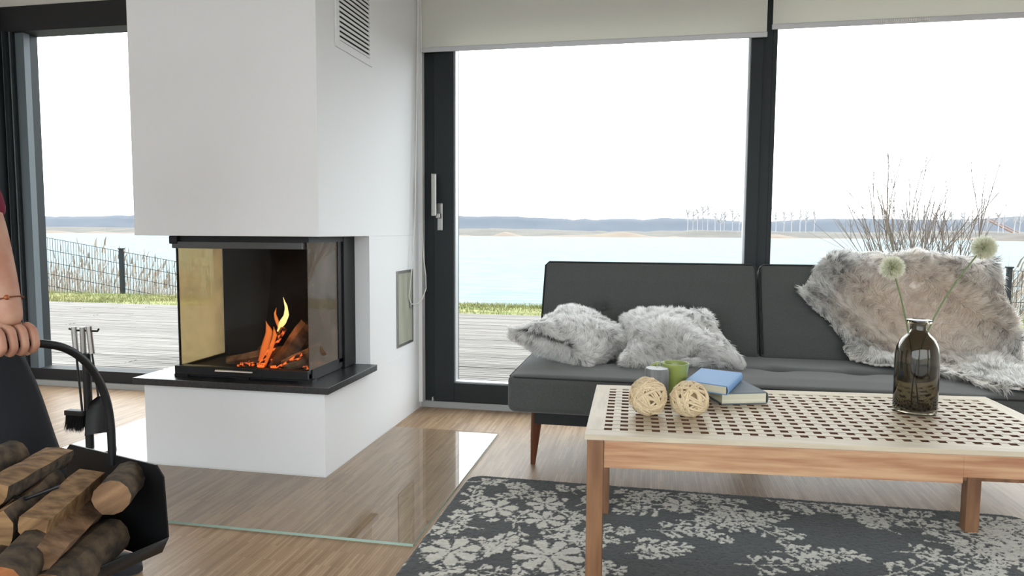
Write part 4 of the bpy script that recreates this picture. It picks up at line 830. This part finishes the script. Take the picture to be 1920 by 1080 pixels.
def shoe(c_, lab=False):
    bm = MB(); x, y = c_
    rings = [(-.055, .030, .060), (-.03, .036, .066), (.02, .036, .05), (.08, .040, .040), (.13, .040, .036), (.165, .030, .030), (.182, .012, .018)]
    vs_ = []
    for dx, hw, hh in rings:
        vs_.append([bm.bm.verts.new((x + dx, y + hw * math.cos(a), .004 + max(0, hh * (.5 + .5 * math.sin(a)) if math.sin(a) > -.4 else 0))) for a in [i / 12 * 2 * math.pi for i in range(12)]])
    for a, b_ in zip(vs_, vs_[1:]):
        for k in range(12): bm.bm.faces.new((a[k], a[(k + 1) % 12], b_[(k + 1) % 12], b_[k]))
    bm.bm.faces.new(vs_[0][::-1]); bm.bm.faces.new(vs_[-1]); bm.build('shoe', M_suede, pe, True)
shoe((-1.555, 1.65)); shoe((-2.12, 1.40))
# bracelet
wr_ = Vector((-1.378, 1.287, .795)); ax = (Vector((-1.40, 1.29, .86)) - Vector((-1.372, 1.285, .775))).normalized(); u = ax.orthogonal().normalized(); v = ax.cross(u)
bt = thing('bracelet', 'thin brown cord bracelet with a small bead on the wrist', 'bracelet', tuple(wr_))
MB().tube([wr_ + (u * math.cos(a) + v * math.sin(a)) * .031 for a in [i / 24 * 2 * math.pi for i in range(25)]], .0017, 6).build('band', mat('brown_cord', S(110, 55, 30), .7), bt, True)
bd = (Vector((.75, -.65, 0)) - ax * ax.dot(Vector((.75, -.65, 0)))).normalized()
MB().lathe([(.0055 * math.sin(a), -.0055 * math.cos(a)) for a in [i / 8 * math.pi for i in range(9)]], tuple(wr_ + bd * .033), 12).build('bead', mat('amber_bead', S(150, 80, 35), .3), bt, True)

# ------------------------------------------------------------------ outdoors
gd = sroot('terrace', (0, 6, -.06))
M_deck = mat('weathered_decking', S(96, 90, 86), .85, c2=S(132, 128, 124), scale=(1.2, 22, 22), nscale=1, detail=5, rnd=.13, bump=.2, bscale=60)
for m_ in (M_deck,):
    pass
def deckplank(L_, y_): return None
pw = .142; nrows = 31; yd0 = YW + .16
rp_ = random.Random(9)
meshes = {}
def plank_mesh(L_):
    k = round(L_, 2)
    if k not in meshes:
        bm = bmesh.new(); prof_ = []; g_ = 5
        ys = [-.5 * (pw - .008), -.3 * pw, -.285 * pw, -.11 * pw, -.095 * pw, .095 * pw, .11 * pw, .285 * pw, .30 * pw, .5 * (pw - .008)]; zs = [0, 0, -.003, -.003, 0, 0, -.003, -.003, 0, 0]
        a = [bm.verts.new((-k / 2, y, z)) for y, z in zip(ys, zs)]; b_ = [bm.verts.new((k / 2, y, z)) for y, z in zip(ys, zs)]; c_ = [bm.verts.new((s * k / 2, y, -.025)) for s in (-1, 1) for y in (ys[0], ys[-1])]
        for i in range(len(ys) - 1): bm.faces.new((a[i], b_[i], b_[i + 1], a[i + 1]))
        bm.faces.new((c_[0], c_[2], b_[0], a[0])); bm.faces.new((a[-1], b_[-1], c_[3], c_[1])); bm.faces.new(a[::-1] + [c_[0], c_[1]][::1]) if False else None
        me = bpy.data.meshes.new('plank'); bm.to_mesh(me); bm.free(); me.materials.append(M_deck); meshes[k] = me
    return meshes[k], k
for r_ in range(nrows):
    y = yd0 + pw * (r_ + .5); x = -11.0 + (r_ % 9) * .31 - (r_ // 9) * .1
    j = [-11.0, -7.7 + (r_ % 6) * .35, -.62 - 3.2 + (r_ % 5) * .33, -.62 - .055 * r_ + .02 + (r_ % 2) * .25, 3.0 + (r_ % 4) * .4, 9.0]
    j[3] = -1.02 + .42 * ((r_ * .30) % 1.5)
    j[3] = -.98 + (r_ * .115) % 1.3
    for a, b_ in zip(j, j[1:]):
        me, k = plank_mesh(round(b_ - a - .006, 2)); link('plank', me, gd, Vector(((a + b_) / 2, y, -.035 + rp_.uniform(-.002, .002))) - gd.location)
YT = yd0 + pw * nrows
MB().box(-14, 14, YW + .12, YT, -.3, -.068).build('deck_base', mat('deck_shadow_gap', (.03, .03, .03), 1), gd)
# lawn and bank
lx = np.linspace(-26, 30, 150); ly = np.concatenate([np.linspace(YT - .02, 9.6, 14), np.linspace(9.9, 18, 20)])
X, Y = np.meshgrid(lx, ly, indexing='ij'); Z = np.interp(Y, [YT, 9.2, 10.4, 12.5, 16, 18], [-.055, -.05, -.16, -.85, -2.05, -2.3]); Z = Z + (Y > YT + .1) * (.025 * np.sin(X * 1.3) * np.sin(Y * 2.1) + rng.normal(0, .008, X.shape))
Z = Z - np.clip((X + 8) / 6, -1, 0) * .0; nx_, ny_ = X.shape; I, J = np.meshgrid(np.arange(nx_ - 1), np.arange(ny_ - 1), indexing='ij'); a = (I * ny_ + J).ravel()
M_grass = mat('lawn', S(98, 105, 56), 1, c2=S(130, 128, 82), scale=(1.5, 6, 1), nscale=1, detail=6)
struct(link('ground', arrays_mesh('ground', np.stack([X.ravel(), Y.ravel(), Z.ravel()], 1), np.stack([a, a + ny_, a + ny_ + 1, a + 1], 1), None, None, M_grass, True)))
n_ = 30000; xs = rng.uniform(-12, 8, n_); ys = rng.uniform(YT + .02, 9.9, n_); zs = np.interp(ys, [YT, 9.2, 10.4], [-.055, -.05, -.16]) ; P = np.stack([xs, ys, zs - .01], 1)
D = np.stack([rng.normal(0, .3, n_), rng.normal(0, .3, n_), np.ones(n_)], 1); patch = .5 + .5 * np.sin(xs * 1.7) * np.sin(ys * 3 + xs)
base = np.array([[.13, .155, .055]]) * (1 - patch[:, None]) + np.array([[.20, .19, .09]]) * patch[:, None]; base = base * rng.uniform(.7, 1.3, n_)[:, None]
tag(link('grass', strands('grass', P, D, rng.uniform(.03, .075, n_), .004, rng.normal(size=(n_, 3)) * .2, base * .8, base * 1.1, M_attr)), 'short patchy green grass beyond the wooden terrace', 'grass', kind='stuff')
# surrounding land on the other sides of the house
struct(MB().box(-40, 40, -40, YW - .5, -.4, -.25).build('ground_behind', mat('gravel_yard', (.24, .24, .24), 1)))
# reeds
def reeds(label, x0, x1, n_, y0, y1, h0, h1, zf, lean):
    xs = rng.uniform(x0, x1, n_); ys = rng.uniform(y0, y1, n_); zb = np.interp(ys, [9.2, 10.4, 12.5, 16], [-.05, -.16, -.85, -2.05]); P = np.stack([xs, ys, zb], 1)
    D = np.stack([rng.normal(lean, .12, n_), rng.normal(0, .1, n_), np.ones(n_)], 1); D /= np.linalg.norm(D, axis=1)[:, None]; hh = rng.uniform(h0, h1, n_) * (1 + .25 * np.sin(xs * 2.3) + .15 * np.sin(xs * 6.1)) + zf
    c_ = np.array([[.32, .27, .23]]) * rng.uniform(.6, 1.3, n_)[:, None]
    m1 = strands('reeds', P, D, hh, .005, np.stack([rng.normal(lean, .1, n_), np.zeros(n_), np.zeros(n_)], 1), c_, c_ * 1.1, M_attr)
    o = tag(link('reeds', m1), label, 'reeds', kind='stuff')
    # plumes
    k_ = rng.random(n_) < .45; tipp = P[k_] + D[k_] * hh[k_][:, None] * .86 + np.array([lean * .3, 0, 0]) * hh[k_][:, None]; m_ = k_.sum()
    me = strands('plumes', tipp, D[k_], rng.uniform(.12, .2, m_), .016, np.stack([rng.normal(lean * 2, .2, m_), np.zeros(m_), np.zeros(m_)], 1), c_[k_] * .8, c_[k_] * .75, M_attr); link('plumes', me, o); return o
reeds('dry reeds behind the wire fence left of the fireplace', -13.5, -6.0, 1500, 11.2, 13.2, .55, 1.05, .12, .05)
reeds('tall dry reeds beyond the sofa at the right edge', 4.75, 8.5, 1500, 10.6, 12.8, .75, 1.15, .28, .22)
# fences
M_fence = mat('fence_green_grey', S(40, 43, 45), .7, spec=.1)
def fence(label, posts, topf, h_, y_, grp):
    t = thing('wire_fence', label, 'fence', (posts[0], y_, -.2), grp)
    for x in posts:
        z1 = topf(x); MB().box(x - .03, x + .03, y_ - .02, y_ + .02, z1 - h_ - .5, z1 + .03, .003).box(x - .04, x + .04, y_ - .03, y_ + .03, z1 + .0301, z1 + .05).build('post', M_fence, t)
    for a, b_ in zip(posts, posts[1:]):
        m_ = MB(); n_ = int((b_ - a) / .05)
        for k in range(1, n_):
            x = a + (b_ - a) * k / n_; m_.box(x - .0022, x + .0022, y_ - .0022, y_ + .0022, topf(x) - h_, topf(x))
        for q in range(5):
            dz = -.003 - q * .2; z0, z1 = topf(a) + dz, topf(b_) + dz
            for oy in (-.006, .006): m_.tube([(a, y_ + oy, z0), (b_, y_ + oy, z1)], .004, 4)
        o = m_.build('wire_panel', M_fence, t)
fence('sloping dark wire-mesh fence seen left of the fireplace', [-10.95, -8.45, -5.95, -3.45], lambda x: .60 - (x + 8.45) * .152, 1.0, 10.0, 'wire fences by the lake')
fence('level dark wire-mesh fence beyond the sofa at the right edge', [4.45, 6.95, 9.45], lambda x: .50, .8, 10.0, 'wire fences by the lake')
# bare shrub behind the throw
M_twig = mat('bare_twig', S(96, 86, 80), .9)
sh_ = MB(); rb = random.Random(21)
def twig(p, d, l_, r_, dep):
    q = [p]; dd = d.copy()
    for k in range(4): dd = (dd + Vector((rb.gauss(0, .06), rb.gauss(0, .06), .05))).normalized(); q.append(q[-1] + dd * l_ / 4)
    sh_.tube(q, [r_, r_ * .9, r_ * .8, r_ * .65, r_ * .5], 4, cap=False)
    if dep:
        for k in range(4 if dep > 1 else 3):
            a = rb.choice(q[1:4]); nd = (dd + Vector((rb.gauss(0, .38), rb.gauss(0, .3), .1))).normalized(); twig(a, nd, l_ * rb.uniform(.4, .65), r_ * .55, dep - 1)
for k in range(30):
    b0 = Vector((4.15 + rb.uniform(-.35, .35), 12.0 + rb.uniform(-.25, .25), -.75)); d0 = Vector((rb.uniform(-.42, .42), rb.uniform(-.3, .3), 1)).normalized(); twig(b0, d0, rb.uniform(1.3, 2.7), .013, 2)
tag(sh_.build('shrub', M_twig), 'leafless shrub on the bank behind the fur throw', 'shrub')
# lake
M_water = bpy.data.materials.new('lake_water'); M_water.use_nodes = True; n = M_water.node_tree.nodes; L = M_water.node_tree.links; b = n['Principled BSDF']
b.inputs['Base Color'].default_value = (.118, .160, .170, 1); b.inputs['Roughness'].default_value = .55; b.inputs['Specular IOR Level'].default_value = .12
t = n.new('ShaderNodeTexCoord'); mp = n.new('ShaderNodeMapping'); mp.inputs['Scale'].default_value = (.35, 1.3, 1); L.new(t.outputs['Object'], mp.inputs[0]); ns = n.new('ShaderNodeTexNoise'); ns.inputs['Scale'].default_value = 1.2; ns.inputs['Detail'].default_value = 5
L.new(mp.outputs[0], ns.inputs[0]); bp = n.new('ShaderNodeBump'); bp.inputs['Strength'].default_value = .7; bp.inputs['Distance'].default_value = .25; L.new(ns.outputs['Fac'], bp.inputs['Height']); L.new(bp.outputs[0], b.inputs['Normal'])
rw = n.new('ShaderNodeValToRGB'); rw.color_ramp.elements[0].position = .38; rw.color_ramp.elements[1].position = .62; rw.color_ramp.elements[0].color = (.092, .142, .154, 1); rw.color_ramp.elements[1].color = (.142, .178, .186, 1)
L.new(ns.outputs['Fac'], rw.inputs[0]); L.new(rw.outputs[0], b.inputs['Base Color'])
struct(MB().box(-700, 700, 14.5, 470, -2.06, -2.0).build('lake', M_water))
# far shore
def ridge(name, yb, zb, x0, x1, hf, mt, label, depth=40, n_=260):
    xs = np.linspace(x0, x1, n_); hs = np.array([hf(x) for x in xs]); V = []; 
    for dy, k in ((0, 0), (depth * .25, .75), (depth * .5, 1.0), (depth, 1.0)): V.append(np.stack([xs, np.full(n_, yb + dy), zb + hs * k], 1))
    V = np.concatenate(V); Q = []
    for r_ in range(3): a = np.arange(n_ - 1) + r_ * n_; Q.append(np.stack([a, a + 1, a + n_ + 1, a + n_], 1))
    return struct(link(name, arrays_mesh(name, V, np.concatenate(Q), None, None, mt, False)))
rr_ = np.random.default_rng(3); nz = rr_.normal(0, 1, 4000)
def nse(x, s): x = x / s + 1000; i = int(math.floor(x)); f_ = x - i; return nz[i % 4000] * (1 - f_) + nz[(i + 1) % 4000] * f_
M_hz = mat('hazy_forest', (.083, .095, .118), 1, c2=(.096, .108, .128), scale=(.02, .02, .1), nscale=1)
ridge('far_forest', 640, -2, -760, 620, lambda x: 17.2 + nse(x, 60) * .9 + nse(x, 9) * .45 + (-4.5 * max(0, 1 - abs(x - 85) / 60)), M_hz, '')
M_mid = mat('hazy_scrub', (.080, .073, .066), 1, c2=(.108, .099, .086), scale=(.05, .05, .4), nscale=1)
ridge('far_bank', 470, -2, -560, 480, lambda x: 5.0 + nse(x, 40) * .5 + nse(x, 6) * .25, M_mid, '', 160)
M_sand = mat('pale_sand', (.19, .155, .125), 1, c2=(.15, .12, .10), scale=(.05, .05, .3), nscale=1)
ridge('far_beach', 462, -2.1, -560, 480, lambda x: .35 + max(0, 3.2 * math.exp(-((x + 20) / 14) ** 2)) + max(0, 1.3 * math.exp(-((x - 76) / 9) ** 2)) + max(0, nse(x, 14)) * .9, M_sand, '', 12)
ridge('near_right_spit', 380, -2.0, 165, 420, lambda x: 4.2 * min(1, (x - 165) / 30) + nse(x, 8) * .25, mat('brown_scrub', (.07, .057, .048), 1, c2=(.10, .086, .07), scale=(.05, .05, .4), nscale=1), '', 40)
# bare far trees
def faroak(label, xs, yb, zb, h_, grp):
    for x in xs:
        m_ = MB(); r_ = random.Random(int(x * 10)); hh = h_ * r_.uniform(.8, 1.12); yy = yb + r_.uniform(-6, 6)
        m_.tube([(x, yy, zb), (x + r_.uniform(-.4, .4), yy, zb + hh * .6), (x, yy, zb + hh)], [.35, .28, .15], 4)
        for k in range(20):
            z0 = zb + hh * r_.uniform(.35, .85); a = r_.uniform(-1, 1); l_ = hh * .28; m_.tube([(x, yy, z0), (x + a * l_ * .6, yy, z0 + l_ * .6), (x + a * l_, yy, z0 + l_ * 1.1)], [.22, .17, .11], 3)
        tag(m_.build('bare_tree', M_farwood), label, 'tree', grp)
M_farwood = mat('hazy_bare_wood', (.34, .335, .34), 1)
faroak('bare pale far-shore tree seen through the door pane, just left of the dark post', [24, 28, 31, 35, 38, 43, 47, 50, 55, 59], 520, 2, 17.5, 'bare far trees left of the post')
faroak('bare pale far-shore tree seen just right of the dark post between the panes', [78, 84, 89, 94, 99, 104, 109], 520, 2, 17.5, 'bare far trees right of the post')
faroak('bare pale far-shore tree seen behind the twigs of the leafless shrub', [150, 158, 165, 172, 178, 183, 188, 194, 199, 204, 209, 214, 218, 223, 229], 500, 2, 13, 'bare trees beyond the shrub')
tag(MB().tube([(215, 520, 11.6), (232, 520, 2.6)], .5, 6).tube([(218.4, 520, 11.6), (235.4, 520, 2.6)], .35, 6).build('glass_reflection', mat('reflection_orange', (.3, .17, .12), .7)), 'slanting pale orange boom on the window glass, built as bars at the far shore', 'reflection')  # bars added to draw a reflection seen on the window glass
w_ = thing('storage_tank', 'tiny white cylindrical tank on the far right shore', 'tank', (206, 520, 3)); MB().lathe([(0, 0), (3, 0), (3, 7), (1.5, 8), (0, 8.3)], (206, 520, 2.5), 20).build('shell', mat('white_tank', (.28, .29, .3), .8), w_, True)
